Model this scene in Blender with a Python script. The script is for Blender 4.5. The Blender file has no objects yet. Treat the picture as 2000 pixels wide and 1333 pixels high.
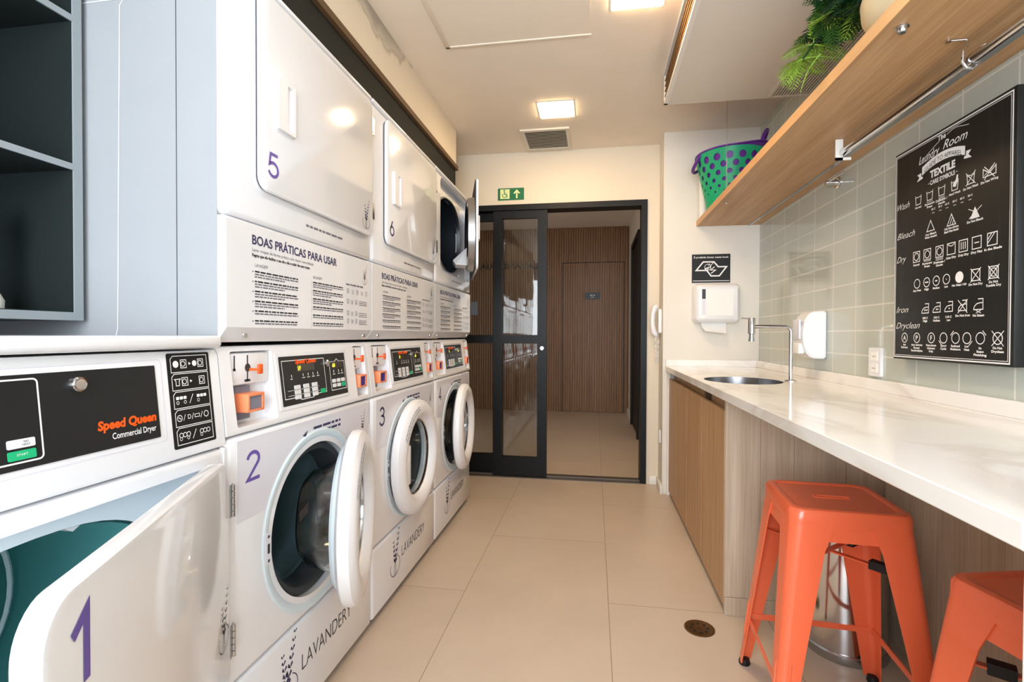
import bpy, bmesh, math, random
from mathutils import Vector, Matrix
random.seed(7)
PI = math.pi
SC = bpy.context.scene
C = bpy.data.collections.new('laundry'); SC.collection.children.link(C)

# ------------------------------------------------------------------ camera
F_PX, YAW, PITCH, ROLL, CAM_H = 982.43, .1619, -.0125, .0031, 1.0869
cd = bpy.data.cameras.new('camera'); cam = bpy.data.objects.new('camera', cd); C.objects.link(cam)
cd.sensor_width = 36; cd.lens = F_PX / 2000 * 36; cd.clip_start = .02
fw = Vector((-math.sin(YAW), math.cos(YAW), 0)); rt = Vector((math.cos(YAW), math.sin(YAW), 0)); up = Vector((0, 0, 1))
f2 = fw * math.cos(PITCH) + up * math.sin(PITCH); u2 = up * math.cos(PITCH) - fw * math.sin(PITCH)
r3 = rt * math.cos(ROLL) + u2 * math.sin(ROLL); u3 = u2 * math.cos(ROLL) - rt * math.sin(ROLL)
m = Matrix((r3, u3, -f2)).transposed().to_4x4(); m.translation = Vector((0, 0, CAM_H))
cam.matrix_world = m
SC.camera = cam
# ------------------------------------------------------------------ light and exposure
w = bpy.data.worlds.new('sky'); SC.world = w; w.use_nodes = True
bg = w.node_tree.nodes['Background']; bg.inputs[0].default_value = (.80, .90, 1.0, 1); bg.inputs[1].default_value = 1.2
ld = bpy.data.lights.new('window_daylight', 'AREA'); ld.shape = 'RECTANGLE'; ld.size = 2.3; ld.size_y = 1.7
ld.energy = 62; ld.color = (.86, .93, 1.0)
lo = bpy.data.objects.new('window_daylight', ld); C.objects.link(lo)
lo.location = (-.1, -1.75, 1.5); lo.rotation_euler = (math.radians(112), 0, 0)
SC.view_settings.view_transform = 'Standard'; SC.view_settings.look = 'None'
SC.view_settings.exposure = 1.24; SC.view_settings.gamma = 1
try: SC.view_settings.use_curve_mapping = False
except Exception: pass
LED = 32.0

# ------------------------------------------------------------------ materials
def lin(c):
    return tuple((x / 255 / 12.92) if x / 255 <= .04045 else ((x / 255 + .055) / 1.055) ** 2.4 for x in c) + (1,)
MATS = {}
def mat(name, col, rough=.5, metal=0, trans=0, emit=0, bump=None, coat=0, spec=.5, ior=1.45):
    m = bpy.data.materials.new(name); m.use_nodes = True; MATS[name] = m
    p = m.node_tree.nodes['Principled BSDF']; c = lin(col)
    p.inputs['Base Color'].default_value = c; p.inputs['Roughness'].default_value = rough
    p.inputs['Metallic'].default_value = metal; p.inputs['Transmission Weight'].default_value = trans
    p.inputs['Coat Weight'].default_value = coat; p.inputs['Specular IOR Level'].default_value = spec
    p.inputs['IOR'].default_value = ior
    if emit: p.inputs['Emission Color'].default_value = c; p.inputs['Emission Strength'].default_value = emit
    n = m.node_tree; L = n.links
    # slight procedural variation on every surface
    if not trans and not emit:
        g = n.nodes.new('ShaderNodeNewGeometry'); no = n.nodes.new('ShaderNodeTexNoise')
        no.inputs['Scale'].default_value = bump[0] if bump else 6; no.inputs['Detail'].default_value = 4
        L.new(g.outputs['Position'], no.inputs['Vector'])
        mx = n.nodes.new('ShaderNodeMix'); mx.data_type = 'RGBA'
        mx.inputs[6].default_value = c; mx.inputs[7].default_value = tuple(x * .93 for x in c[:3]) + (1,)
        L.new(no.outputs[0], mx.inputs[0]); L.new(mx.outputs[2], p.inputs['Base Color'])
        if bump:
            b = n.nodes.new('ShaderNodeBump'); b.inputs['Strength'].default_value = bump[1]; b.inputs['Distance'].default_value = .002
            L.new(no.outputs[0], b.inputs['Height']); L.new(b.outputs[0], p.inputs['Normal'])
    return m
def nodes(m): return m.node_tree, m.node_tree.nodes['Principled BSDF']
def clear_col(m):
    n, p = nodes(m)
    for l in list(n.links):
        if l.to_socket == p.inputs['Base Color']: n.links.remove(l)
    return n, p
def pos(n, scale=(1, 1, 1), loc=(0, 0, 0), swz=None):
    g = n.nodes.new('ShaderNodeNewGeometry')
    if swz:
        s = n.nodes.new('ShaderNodeSeparateXYZ'); c = n.nodes.new('ShaderNodeCombineXYZ')
        n.links.new(g.outputs['Position'], s.inputs[0])
        for i, a in enumerate(swz):
            if a >= 0: n.links.new(s.outputs[a], c.inputs[i])
        src = c.outputs[0]
    else: src = g.outputs['Position']
    mp = n.nodes.new('ShaderNodeMapping'); mp.inputs['Scale'].default_value = scale; mp.inputs['Location'].default_value = loc
    n.links.new(src, mp.inputs[0]); return mp.outputs[0]
def ramp(n, src, stops):
    r = n.nodes.new('ShaderNodeValToRGB'); e = r.color_ramp.elements
    while len(e) < len(stops): e.new(.5)
    for k, (t, c) in enumerate(stops): e[k].position = t; e[k].color = c
    n.links.new(src, r.inputs[0]); return r.outputs[0]
def wood(name, ca, cb, axis=2, rough=.45, s=1):
    m = mat(name, ca, rough); n, p = clear_col(m)
    sc = [26 * s, 26 * s, 26 * s]; sc[axis] = 1.1 * s
    v = pos(n, tuple(sc))
    no = n.nodes.new('ShaderNodeTexNoise'); no.inputs['Scale'].default_value = 1.0; no.inputs['Detail'].default_value = 6; no.inputs['Roughness'].default_value = .6
    n.links.new(v, no.inputs['Vector'])
    sc2 = [160 * s] * 3; sc2[axis] = 4 * s
    n2 = n.nodes.new('ShaderNodeTexNoise'); n2.inputs['Scale'].default_value = 1.0; n2.inputs['Detail'].default_value = 2
    n.links.new(pos(n, tuple(sc2)), n2.inputs['Vector'])
    mx = n.nodes.new('ShaderNodeMix'); mx.inputs[0].default_value = .4
    n.links.new(no.outputs[0], mx.inputs[2]); n.links.new(n2.outputs[0], mx.inputs[3])
    n.links.new(ramp(n, mx.outputs[0], [(.34, lin(cb)), (.62, lin(ca))]), p.inputs['Base Color'])
    return m
def brick(name, c1, c2, cm, w, h, mortar, offset, swz, loc, rough, bump=.4, mrough=None, noise=0):
    m = mat(name, c1, rough); n, p = clear_col(m)
    b = n.nodes.new('ShaderNodeTexBrick'); b.offset = offset; b.offset_frequency = 2; b.squash = 1
    b.inputs['Scale'].default_value = 1; b.inputs['Brick Width'].default_value = w; b.inputs['Row Height'].default_value = h
    b.inputs['Mortar Size'].default_value = mortar; b.inputs['Mortar Smooth'].default_value = .1
    b.inputs['Color1'].default_value = lin(c1); b.inputs['Color2'].default_value = lin(c2); b.inputs['Mortar'].default_value = lin(cm)
    n.links.new(pos(n, (1, 1, 1), loc, swz), b.inputs['Vector'])
    out = b.outputs['Color']
    if noise:
        no = n.nodes.new('ShaderNodeTexNoise'); no.inputs['Scale'].default_value = 2.2; no.inputs['Detail'].default_value = 7; no.inputs['Roughness'].default_value = .65
        g = n.nodes.new('ShaderNodeNewGeometry'); n.links.new(g.outputs['Position'], no.inputs['Vector'])
        mx = n.nodes.new('ShaderNodeMix'); mx.data_type = 'RGBA'; mx.blend_type = 'MULTIPLY'
        n.links.new(ramp(n, no.outputs[0], [(.3, (1 - noise,) * 3 + (1,)), (.7, (1, 1, 1, 1))]), mx.inputs[7])
        mx.inputs[0].default_value = 1; n.links.new(out, mx.inputs[6]); out = mx.outputs[2]
    n.links.new(out, p.inputs['Base Color'])
    bp = n.nodes.new('ShaderNodeBump'); bp.invert = True; bp.inputs['Strength'].default_value = bump; bp.inputs['Distance'].default_value = .0015
    n.links.new(b.outputs['Fac'], bp.inputs['Height']); n.links.new(bp.outputs[0], p.inputs['Normal'])
    return m

mat('white_enamel', (232, 233, 237), .13, coat=.5)
mat('white_plastic', (236, 236, 239), .3)
mat('side_steel', (160, 163, 167), .38)
mat('blue_white', (214, 228, 236), .35)
mat('seam_dark', (60, 60, 64), .6)
mat('black_panel', (30, 31, 33), .32)
mat('black_rubber', (14, 15, 17), .55)
mat('gasket_grey', (52, 58, 62), .5)
mat('frame_black', (11, 12, 14), .45, spec=.3)
mat('lilac_print', (104, 84, 168), .5)
mat('navy_print', (58, 52, 92), .5)
mat('grey_print', (110, 108, 120), .5)
mat('dark_print', (30, 30, 34), .5)
mat('white_print', (240, 240, 240), .5)
mat('orange_print', (255, 92, 20), .5)
mat('decal_film', (222, 222, 232), .28)
mat('display_glass', (58, 52, 42), .15)
mat('lcd_yellow', (228, 214, 60), .4, emit=.7)
mat('lcd_dim', (120, 118, 104), .4)
mat('button_white', (226, 228, 230), .4)
mat('button_green', (30, 178, 120), .4)
mat('coin_orange', (236, 96, 38), .35)
mat('coin_salmon', (240, 140, 96), .35)
mat('coin_blue', (48, 44, 140), .25)
mat('coin_grey', (128, 130, 146), .3)
mat('chrome', (214, 214, 216), .12, metal=1)
mat('steel', (186, 188, 192), .26, metal=1)
mat('sink_steel', (150, 150, 152), .3, metal=1)
mat('track_metal', (112, 104, 96), .45, metal=.6)
mat('drum_steel', (112, 140, 148), .42, metal=.4, bump=(190, .5))
mat('drum_teal', (96, 170, 172), .45, bump=(14, .2))
mat('drum_dark', (44, 50, 56), .4, metal=.3)
mat('glass', (236, 240, 240), .03, trans=1, ior=1.52)
mat('door_glass', (214, 214, 208), .0, trans=1, ior=1.45)
mat('stool_orange', (244, 112, 72), .3, coat=.4)
mat('paint_cream', (226, 214, 194), .75, bump=(180, .08))
mat('paint_ceiling', (242, 230, 214), .8)
mat('paint_white', (230, 224, 214), .7)
mat('trim_white', (236, 232, 226), .5)
mat('soffit_white', (226, 220, 210), .8)
mat('soffit_trim', (96, 72, 46), .6)
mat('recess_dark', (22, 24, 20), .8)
mat('shelf_grey', (146, 154, 158), .5)
mat('shelf_black', (17, 27, 27), .7, bump=(240, .2))
mat('grille_white', (222, 214, 200), .5)
mat('grille_brown', (150, 112, 72), .6)
mat('basket_green', (22, 170, 118), .42)
mat('basket_purple', (104, 44, 150), .42)
mat('pot_beige', (206, 186, 150), .7, bump=(60, .5))
mat('leaf_dark', (20, 56, 28), .5)
mat('leaf_mid', (48, 98, 34), .5)
mat('leaf_light', (138, 178, 66), .5)
mat('drain_bronze', (122, 92, 62), .3, metal=.9)
mat('paper', (244, 243, 240), .8)
mat('exit_green', (16, 110, 66), .5)
mat('exit_cream', (226, 236, 170), .5)
mat('plate_dark', (46, 48, 54), .4)
mat('statue_white', (232, 232, 220), .6)
mat('statue_tan', (200, 180, 130), .6)
mat('led_warm', (255, 218, 168), .5, emit=LED)
mat('led_fill', (236, 240, 255), .5, emit=LED * .95)
mat('led_hall_fill', (255, 198, 128), .5, emit=LED * .5)
wood('wood_shelf', (196, 158, 116), (168, 126, 84), axis=1, s=.8)
wood('wood_shelf_edge', (214, 166, 112), (196, 144, 90), axis=1, s=.8)
wood('wood_cabinet', (194, 158, 120), (168, 130, 92), axis=2)
wood('wood_panel', (206, 188, 166), (176, 156, 134), axis=2)
wood('wood_hall', (150, 108, 70), (118, 82, 50), axis=2)
brick('floor_tile', (204, 187, 168), (199, 181, 162), (150, 132, 114), 1.2, .597, .0016, .5, (1, 0, -1), (-2.06, .535, 0), .34, .2, noise=.10)
brick('wall_tile', (192, 197, 188), (187, 193, 186), (218, 218, 210), .2025, .1, .0035, 0, (1, 2, -1), (-2.104, -1.008, 0), .07, .5)
mb = mat('marble', (240, 238, 234), .12); n, p = clear_col(mb)
no = n.nodes.new('ShaderNodeTexNoise'); no.inputs['Scale'].default_value = 1.0; no.inputs['Detail'].default_value = 8; no.inputs['Distortion'].default_value = 1.3
n.links.new(pos(n, (2.6, .9, 2.6), (.4, .2, 0)), no.inputs['Vector'])
n.links.new(ramp(n, no.outputs[0], [(.42, lin((242, 240, 237))), (.50, lin((226, 220, 214))), (.535, lin((240, 238, 235))), (.9, lin((242, 240, 237)))]), p.inputs['Base Color'])
ch = mat('chalkboard', (24, 25, 24), .5); n, p = clear_col(ch)
no = n.nodes.new('ShaderNodeTexNoise'); no.inputs['Scale'].default_value = 1; no.inputs['Detail'].default_value = 8; no.inputs['Roughness'].default_value = .7
n.links.new(pos(n, (60, 60, 3)), no.inputs['Vector'])
n.links.new(ramp(n, no.outputs[0], [(.56, lin((17, 18, 18))), (.68, lin((34, 35, 33))), (.8, lin((90, 90, 86)))]), p.inputs['Base Color'])
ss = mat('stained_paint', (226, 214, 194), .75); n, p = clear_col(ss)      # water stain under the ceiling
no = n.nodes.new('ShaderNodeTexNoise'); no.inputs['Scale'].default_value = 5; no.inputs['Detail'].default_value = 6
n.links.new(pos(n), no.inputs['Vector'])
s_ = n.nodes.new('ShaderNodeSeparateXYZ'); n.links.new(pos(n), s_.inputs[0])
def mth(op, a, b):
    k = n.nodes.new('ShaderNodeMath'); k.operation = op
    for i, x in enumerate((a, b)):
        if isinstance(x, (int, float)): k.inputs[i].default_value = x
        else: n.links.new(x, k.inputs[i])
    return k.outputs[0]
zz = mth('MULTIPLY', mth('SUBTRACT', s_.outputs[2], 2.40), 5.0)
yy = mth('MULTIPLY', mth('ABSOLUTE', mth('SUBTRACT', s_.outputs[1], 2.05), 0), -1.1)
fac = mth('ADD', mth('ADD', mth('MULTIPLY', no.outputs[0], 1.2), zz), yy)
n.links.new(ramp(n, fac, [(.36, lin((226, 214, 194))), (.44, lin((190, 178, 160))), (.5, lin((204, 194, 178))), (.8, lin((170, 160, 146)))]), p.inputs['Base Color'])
MATS['decal_film'].node_tree.nodes['Principled BSDF'].inputs['Coat Weight'].default_value = .3

# ------------------------------------------------------------------ mesh builder
class B:
    def __init__(s): s.bm = bmesh.new(); s.mi = 0
    def _new(s, fs):
        for f in fs: f.material_index = s.mi
    def box(s, x0, x1, y0, y1, z0, z1, bev=0, seg=2):
        t = bmesh.new(); r = bmesh.ops.create_cube(t, size=1)
        for v in t.verts: v.co = Vector(((x0 + x1) / 2 + v.co.x * (x1 - x0), (y0 + y1) / 2 + v.co.y * (y1 - y0), (z0 + z1) / 2 + v.co.z * (z1 - z0)))
        if bev: bmesh.ops.bevel(t, geom=t.edges[:], offset=bev, segments=seg, affect='EDGES', profile=.5)
        s.merge(t); return s
    def merge(s, t, M=None):
        vs = {v: s.bm.verts.new((M @ v.co) if M else v.co) for v in t.verts}
        for f in t.faces:
            try: g = s.bm.faces.new([vs[v] for v in f.verts]); g.material_index = s.mi
            except ValueError: pass
        t.free()
    def face(s, pts):
        try: f = s.bm.faces.new([s.bm.verts.new(Vector(p)) for p in pts]); f.material_index = s.mi
        except ValueError: pass
    def prism(s, pts, vec):
        vec = Vector(vec); a = [s.bm.verts.new(Vector(p)) for p in pts]; b = [s.bm.verts.new(Vector(p) + vec) for p in pts]
        fs = [s.bm.faces.new(a[::-1]), s.bm.faces.new(b)]
        for i in range(len(a)): fs.append(s.bm.faces.new((a[i], a[(i + 1) % len(a)], b[(i + 1) % len(a)], b[i])))
        s._new(fs); return s
    def loft(s, rings, closed=True, caps=True):
        R = [[s.bm.verts.new(Vector(p)) for p in r] for r in rings]; n = len(R[0])
        for a, b in zip(R, R[1:]):
            for i in range(n if closed else n - 1):
                try: s._new([s.bm.faces.new((a[i], a[(i + 1) % n], b[(i + 1) % n], b[i]))])
                except ValueError: pass
        if caps: s._new([s.bm.faces.new(R[0][::-1]), s.bm.faces.new(R[-1])])
        return s
    def tube(s, path, r, seg=10, caps=True):
        path = [Vector(p) for p in path]; rings = []; ref = None
        for i, p in enumerate(path):
            d = (path[min(i + 1, len(path) - 1)] - path[max(i - 1, 0)]).normalized()
            if ref is None: ref = d.orthogonal().normalized()
            ref = (ref - d * ref.dot(d)).normalized(); q = d.cross(ref); rr = r[i] if isinstance(r, (list, tuple)) else r
            rings.append([p + ref * math.cos(2 * PI * k / seg) * rr + q * math.sin(2 * PI * k / seg) * rr for k in range(seg)])
        return s.loft(rings, True, caps)
    def cyl(s, a, b, r, seg=24): return s.tube([a, b], r, seg)
    def lathe(s, prof, c, axis='Z', seg=48, ell=(1, 1), closed=False):
        """prof: (radius, along axis)"""
        rings = []
        for r, h in prof:
            ring = []
            for k in range(seg):
                a = 2 * PI * k / seg; p, q = r * math.cos(a) * ell[0], r * math.sin(a) * ell[1]
                v = {'Z': (p, q, h), 'X': (h, p, q), 'Y': (q, h, p)}[axis]
                ring.append((c[0] + v[0], c[1] + v[1], c[2] + v[2]))
            rings.append(ring)
        if closed: rings.append(rings[0])
        R = [[s.bm.verts.new(Vector(p)) for p in r] for r in (rings[:-1] if closed else rings)]
        if closed: R.append(R[0])
        for a, b in zip(R, R[1:]):
            for i in range(seg): s._new([s.bm.faces.new((a[i], a[(i + 1) % seg], b[(i + 1) % seg], b[i]))])
        if not closed:
            for r_, (rad, _) in ((R[0], prof[0]), (R[-1], prof[-1])):
                if rad > 1e-5: s._new([s.bm.faces.new(r_)])
        return s
    def mesh(s, name, mats):
        bmesh.ops.remove_doubles(s.bm, verts=s.bm.verts[:], dist=1e-6)
        bmesh.ops.recalc_face_normals(s.bm, faces=s.bm.faces[:])
        me = bpy.data.meshes.new(name); s.bm.to_mesh(me); s.bm.free()
        for m_ in mats: me.materials.append(MATS[m_])
        return finish(me)
def finish(me):
    for p_ in me.polygons: p_.use_smooth = True
    try: me.set_sharp_from_angle(angle=math.radians(32))
    except Exception: pass
    return me
def wpos(o):
    v = Vector((0, 0, 0))
    while o: v += o.location; o = o.parent
    return v
def link(name, me, parent=None, loc=None, local=True):
    o = bpy.data.objects.new(name, me); C.objects.link(o); o.parent = parent
    if parent is not None and not local: me.transform(Matrix.Translation(-wpos(parent)))
    if loc is not None: o.location = loc
    return o
def obj(name, b, mats, parent=None, loc=None, local=True):
    if isinstance(mats, str): mats = [mats]
    return link(name, b.mesh(name, mats), parent, loc, local)
def diff(b, cutter, mats):
    a = bpy.data.objects.new('tmp_a', b.mesh('a', mats if isinstance(mats, list) else [mats])); c_ = bpy.data.objects.new('tmp_c', cutter.mesh('c', []))
    SC.collection.objects.link(a); SC.collection.objects.link(c_)
    md = a.modifiers.new('d', 'BOOLEAN'); md.operation = 'DIFFERENCE'; md.solver = 'EXACT'; md.object = c_
    dg = bpy.context.evaluated_depsgraph_get(); dg.update()
    me = bpy.data.meshes.new_from_object(a.evaluated_get(dg))
    bpy.data.objects.remove(a); bpy.data.objects.remove(c_)
    return finish(me)
def tag(o, label, cat=None, group=None):
    o['label'] = label
    if cat: o['category'] = cat
    if group: o['group'] = group
    return o
def thing(name, loc, label, cat, group=None, rz=0):
    o = bpy.data.objects.new(name, None); C.objects.link(o); o.location = loc; o.rotation_euler = (0, 0, rz); o.empty_display_size = .1
    return tag(o, label, cat, group)
def struct(name, b, mats, parent=None):
    o = obj(name, b, mats, parent) if isinstance(b, B) else link(name, b, parent)
    if parent is None: o['kind'] = 'structure'
    return o
class Fr:
    def __init__(s, O, U, V):
        s.O, s.U, s.V = Vector(O), Vector(U).normalized(), Vector(V).normalized(); s.N = s.U.cross(s.V)
    def p(s, u, v, d=0): return s.O + s.U * u + s.V * v + s.N * d
def rect(b, fr, u0, v0, u1, v1, d=.0006): b.face([fr.p(u0, v0, d), fr.p(u1, v0, d), fr.p(u1, v1, d), fr.p(u0, v1, d)])
def slab(b, fr, u0, v0, u1, v1, d0, d1, r=0, seg=4):
    pts = rr(u0, v0, u1, v1, r, seg); b.prism([fr.p(u, v, d0) for u, v in pts], fr.N * (d1 - d0))
def rr(u0, v0, u1, v1, r, seg=4):
    if r <= 0: return [(u0, v0), (u1, v0), (u1, v1), (u0, v1)]
    out = []
    for cx, cy, a0 in ((u1 - r, v0 + r, -90), (u1 - r, v1 - r, 0), (u0 + r, v1 - r, 90), (u0 + r, v0 + r, 180)):
        for k in range(seg + 1): a = math.radians(a0 + 90 * k / seg); out.append((cx + r * math.cos(a), cy + r * math.sin(a)))
    return out
def stroke(b, fr, pts, w, closed=False, d=.0008):
    n_ = len(pts); P = [Vector(p) for p in pts]; Lf, Rt = [], []
    for i in range(n_):
        a = P[i - 1] if (i or closed) else P[i]; c = P[(i + 1) % n_] if (i < n_ - 1 or closed) else P[i]
        t1 = (P[i] - a); t2 = (c - P[i])
        if t1.length < 1e-9: t1 = t2
        if t2.length < 1e-9: t2 = t1
        t1, t2 = t1.normalized(), t2.normalized(); t = (t1 + t2)
        t = t.normalized() if t.length > 1e-6 else t1
        nn = Vector((-t.y, t.x)); k = max(.45, abs(nn.dot(Vector((-t2.y, t2.x)))))
        Lf.append(P[i] + nn * w / 2 / k); Rt.append(P[i] - nn * w / 2 / k)
    for i in range(n_ if closed else n_ - 1):
        j = (i + 1) % n_; b.face([fr.p(*Rt[i], d), fr.p(*Rt[j], d), fr.p(*Lf[j], d), fr.p(*Lf[i], d)])
def ring(b, fr, u, v, r, w, seg=20, d=.0008, a0=0, a1=360, ry=None):
    ry = ry or r; full = a1 - a0 >= 360
    pts = [(u + r * math.cos(math.radians(a0 + (a1 - a0) * k / seg)), v + ry * math.sin(math.radians(a0 + (a1 - a0) * k / seg))) for k in range(seg if full else seg + 1)]
    stroke(b, fr, pts, w, full, d)
def disc(b, fr, u, v, r, seg=20, d=.0008, ry=None):
    ry = ry or r; b.face([fr.p(u + r * math.cos(2 * PI * k / seg), v + ry * math.sin(2 * PI * k / seg), d) for k in range(seg)])
TX = {}
def text(b, fr, u, v, s_, h, width=None, align='L', shear=0, bold=0, d=.0008, rot=0, arc=0):
    """cap height h; baseline at (u,v); width squeezes the line to fit"""
    key = (s_, shear, bold)
    if key not in TX:
        cu = bpy.data.curves.new('t', 'FONT'); cu.body = s_; cu.size = 1; cu.shear = shear; cu.offset = bold; cu.resolution_u = 3
        o = bpy.data.objects.new('t', cu); SC.collection.objects.link(o)
        dg = bpy.context.evaluated_depsgraph_get(); dg.update()
        me = bpy.data.meshes.new_from_object(o.evaluated_get(dg))
        TX[key] = ([tuple(x.co[:2]) for x in me.vertices], [tuple(f.vertices) for f in me.polygons])
        bpy.data.objects.remove(o)
    vs, fs = TX[key]
    if not vs: return
    x0 = min(a for a, _ in vs); x1 = max(a for a, _ in vs); k = h / .70
    kx = k if width is None else width / (x1 - x0)
    off = {'L': 0, 'C': -(x1 - x0) * kx / 2, 'R': -(x1 - x0) * kx}[align]
    c, s2 = math.cos(rot), math.sin(rot); V = []
    for a, y in vs:
        p_, q = (a - x0) * kx + off, y * k
        if arc: q += arc * (1 - (2 * (p_ - off) / ((x1 - x0) * kx) - 1) ** 2)
        V.append(b.bm.verts.new(fr.p(u + p_ * c - q * s2, v + p_ * s2 + q * c, d)))
    for f in fs:
        try: g = b.bm.faces.new([V[i] for i in f]); g.material_index = b.mi
        except ValueError: pass
def scrib(b, fr, u0, u1, v, h, d=.0008, dens=.8, rnd=random):
    """a line of print too small to read: word-like blocks"""
    u = u0
    while u < u1 - h:
        wl = min(rnd.uniform(2.0, 6.5) * h, u1 - u); b.face([fr.p(u, v, d), fr.p(u + wl, v, d), fr.p(u + wl, v + h, d), fr.p(u, v + h, d)]); u += wl + h * .9

def digit(b, fr, n, u, v, h, w_, d=.0014, k=.13):
    A = lambda cx, cy, rx, ry, a0, a1, m_=14: [(cx + rx * math.cos(math.radians(a0 + (a1 - a0) * i / m_)), cy + ry * math.sin(math.radians(a0 + (a1 - a0) * i / m_))) for i in range(m_ + 1)]
    P = {1: [(.12, .74), (.62, .97), (.62, 0)],
         2: A(.5, .73, .40, .25, 172, -30) + [(.08, .05), (.95, .05)],
         3: A(.48, .74, .36, .23, 160, -75) + [(.40, .53)] + A(.48, .27, .42, .26, 88, -165),
         4: [(.78, .28), (.05, .28), (.62, .98), (.62, 0)],
         7: [(.06, .94), (.92, .94), (.36, 0)],
         5: [(.86, .95), (.26, .95), (.16, .50)] + A(.48, .31, .40, .29, 130, -160),
         6: [(.62, .98), (.14, .42)] + A(.5, .31, .38, .29, 160, -200, 24)}[n]
    stroke(b, fr, [(u + x * w_, v + y * h) for x, y in P], h * k, False, d)

FL = Fr((0, 0, 0), (0, 1, 0), (0, 0, 1))          # machine fronts (local)
# ------------------------------------------------------------------ room shell
XL, XR, YB, YP, ZC, X0 = -1.56, 1.078, 3.776, 3.5565, 2.465, .463
struct('floor', B().box(XL - .1, XR + .1, -1.6, 3.90, -.1, 0).box(-2.6, .47, 3.90, 7.3, -.1, 0), 'floor_tile')
struct('ceiling', B().box(XL - .1, XR + .1, -1.6, YB + .12, ZC, ZC + .1), 'paint_ceiling')
struct('wall_left', B().box(XL - .1, XL, -1.6, YB + .12, 0, ZC), 'paint_cream')
struct('wall_right', B().box(XR, XR + .1, -1.6, YB + .12, 0, ZC), 'wall_tile')
bk = B().box(.378, X0 + .7, YB, YB + .12, 0, ZC).box(XL, .378, YB, YB + .12, 2.072, ZC).box(XL, -1.2, YB, YB + .12, 0, 2.072)
struct('wall_back', bk, 'paint_cream')
struct('wall_pier', B().box(X0, XR, YP, YB, 0, ZC), 'paint_white')
# rear wall behind the viewpoint with the window that lets the daylight in
wr = B().box(XL, -1.3, -1.6, -1.5, 0, ZC).box(.95, XR, -1.6, -1.5, 0, ZC).box(-1.3, .95, -1.6, -1.5, 0, .55).box(-1.3, .95, -1.6, -1.5, 2.3, ZC)
struct('wall_rear', wr, 'paint_white')
wf = B()
for a in (-1.3, -.2, .9): wf.box(a, a + .05, -1.58, -1.53, .55, 2.3)
wf.box(-1.3, .95, -1.58, -1.53, .55, .6).box(-1.3, .95, -1.58, -1.53, 2.25, 2.3)
struct('window_1', wf, 'frame_black')
# soffit over the machines, with its brown lip and a dark block painting gap shade
struct('trim_1', B().box(XL, -.93, -1.5, 3.32, 2.225, ZC), 'stained_paint')
struct('trim_2', B().box(-1.1, -.915, -1.5, 3.32, 2.198, 2.225), 'soffit_trim')
struct('soffit_gap_shade', B().box(XL, -.935, -1.5, 3.32, 2.075, 2.198), 'recess_dark')
# baseboards
struct('baseboard_back', B().box(.40, X0, YB - .015, YB, 0, .06, .003), 'trim_white')
struct('baseboard_pier', B().box(X0 - .015, X0, YP - .02, YB - .015, 0, .06, .003), 'trim_white')
# ceiling hatch: narrow raised mouldings
h_ = B()
h_.box(-.685, -.03, 1.2, 2.338, ZC - .002, ZC - .0005).box(-.71, -.685, 1.2, 2.36, ZC - .006, ZC, .002).box(-.71, -.02, 2.338, 2.352, ZC - .006, ZC, .002).box(-.03, -.024, 1.2, 2.36, ZC - .003, ZC)
struct('trim_7', h_, 'paint_ceiling')

def led(x, y, s, label, m_='led_warm'):
    t = thing('ceiling_light', (x, y, ZC), label, 'ceiling light', None)
    obj('frame', B().box(-s - .008, s + .008, -s - .008, s + .008, -.004, 0, .001), 'trim_white', t)
    obj('diffuser', B().box(-s, s, -s, s, -.008, -.004), m_, t)
led(-.235, 3.09, .102, 'square warm light panel in the ceiling beside the air vent')
led(.17, 2.08, .102, 'square warm light panel at the top edge, nearest the bulkhead')
led(.17, .3, .102, 'added cool white light panel above the stools, out of view at the near end', 'led_fill')  # added lamp out of view, gives cool light to the near end
t = thing('ceiling_vent', (-.335, 3.545, ZC), 'small white louvred air vent in the ceiling by the glass door', 'vent')
b = B(); b.box(-.165, .165, -.185, -.16, -.011, 0).box(-.165, .165, .16, .185, -.011, 0).box(-.165, -.14, -.16, .16, -.011, 0).box(.14, .165, -.16, .16, -.011, 0)
obj('frame', b, 'grille_white', t)
b = B()
for k in range(13):
    y = -.155 + k * .0245; b.prism([(-.14, y, -.010), (-.14, y + .015, -.007), (-.14, y + .016, -.0055), (-.14, y + .001, -.0085)], (.28, 0, 0))
obj('louvre_blades', b, 'grille_white', t)
obj('duct_opening', B().box(-.14, .14, -.16, .16, -.0008, -.0002), 'recess_dark', t)

# air-conditioner bulkhead with slot diffuser and return grille
BX, BZ, BY = .356, 2.30, 2.76
struct('trim_4', B().box(BX + .02, XR, -1.5, BY, BZ, ZC), 'soffit_white')
t = thing('slot_diffuser', (BX + .01, .6, BZ), 'long linear slot diffuser with brown blades along the bulkhead side', 'air diffuser')
b = B().box(BX, BX + .02, -1.4, BY, BZ, BZ + .012).box(BX - .004, BX + .02, -1.4, BY, ZC - .02, ZC).box(BX, BX + .02, BY - .015, BY, BZ, ZC)
obj('frame', b, 'trim_white', t, local=False)
b = B().box(BX + .016, BX + .02, -1.4, BY - .015, BZ + .012, ZC - .02); obj('slot_back', b, 'recess_dark', t, local=False)
for k in range(4):
    z = BZ + .034 + k * .027; obj('blade', B().box(BX + .002, BX + .012, -1.4, BY - .015, z, z + .004), 'grille_brown', t, local=False)
t = thing('return_grille', (.975, 1.9, BZ), 'pale louvred return air grille in the bulkhead underside behind the fern', 'air grille')
b = B().box(.865, .88, .4, 2.75, BZ - .006, BZ).box(1.058, 1.073, .4, 2.75, BZ - .006, BZ).box(.88, 1.058, 2.735, 2.75, BZ - .006, BZ)
obj('frame', b, 'grille_white', t, local=False)
b = B()
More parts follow.
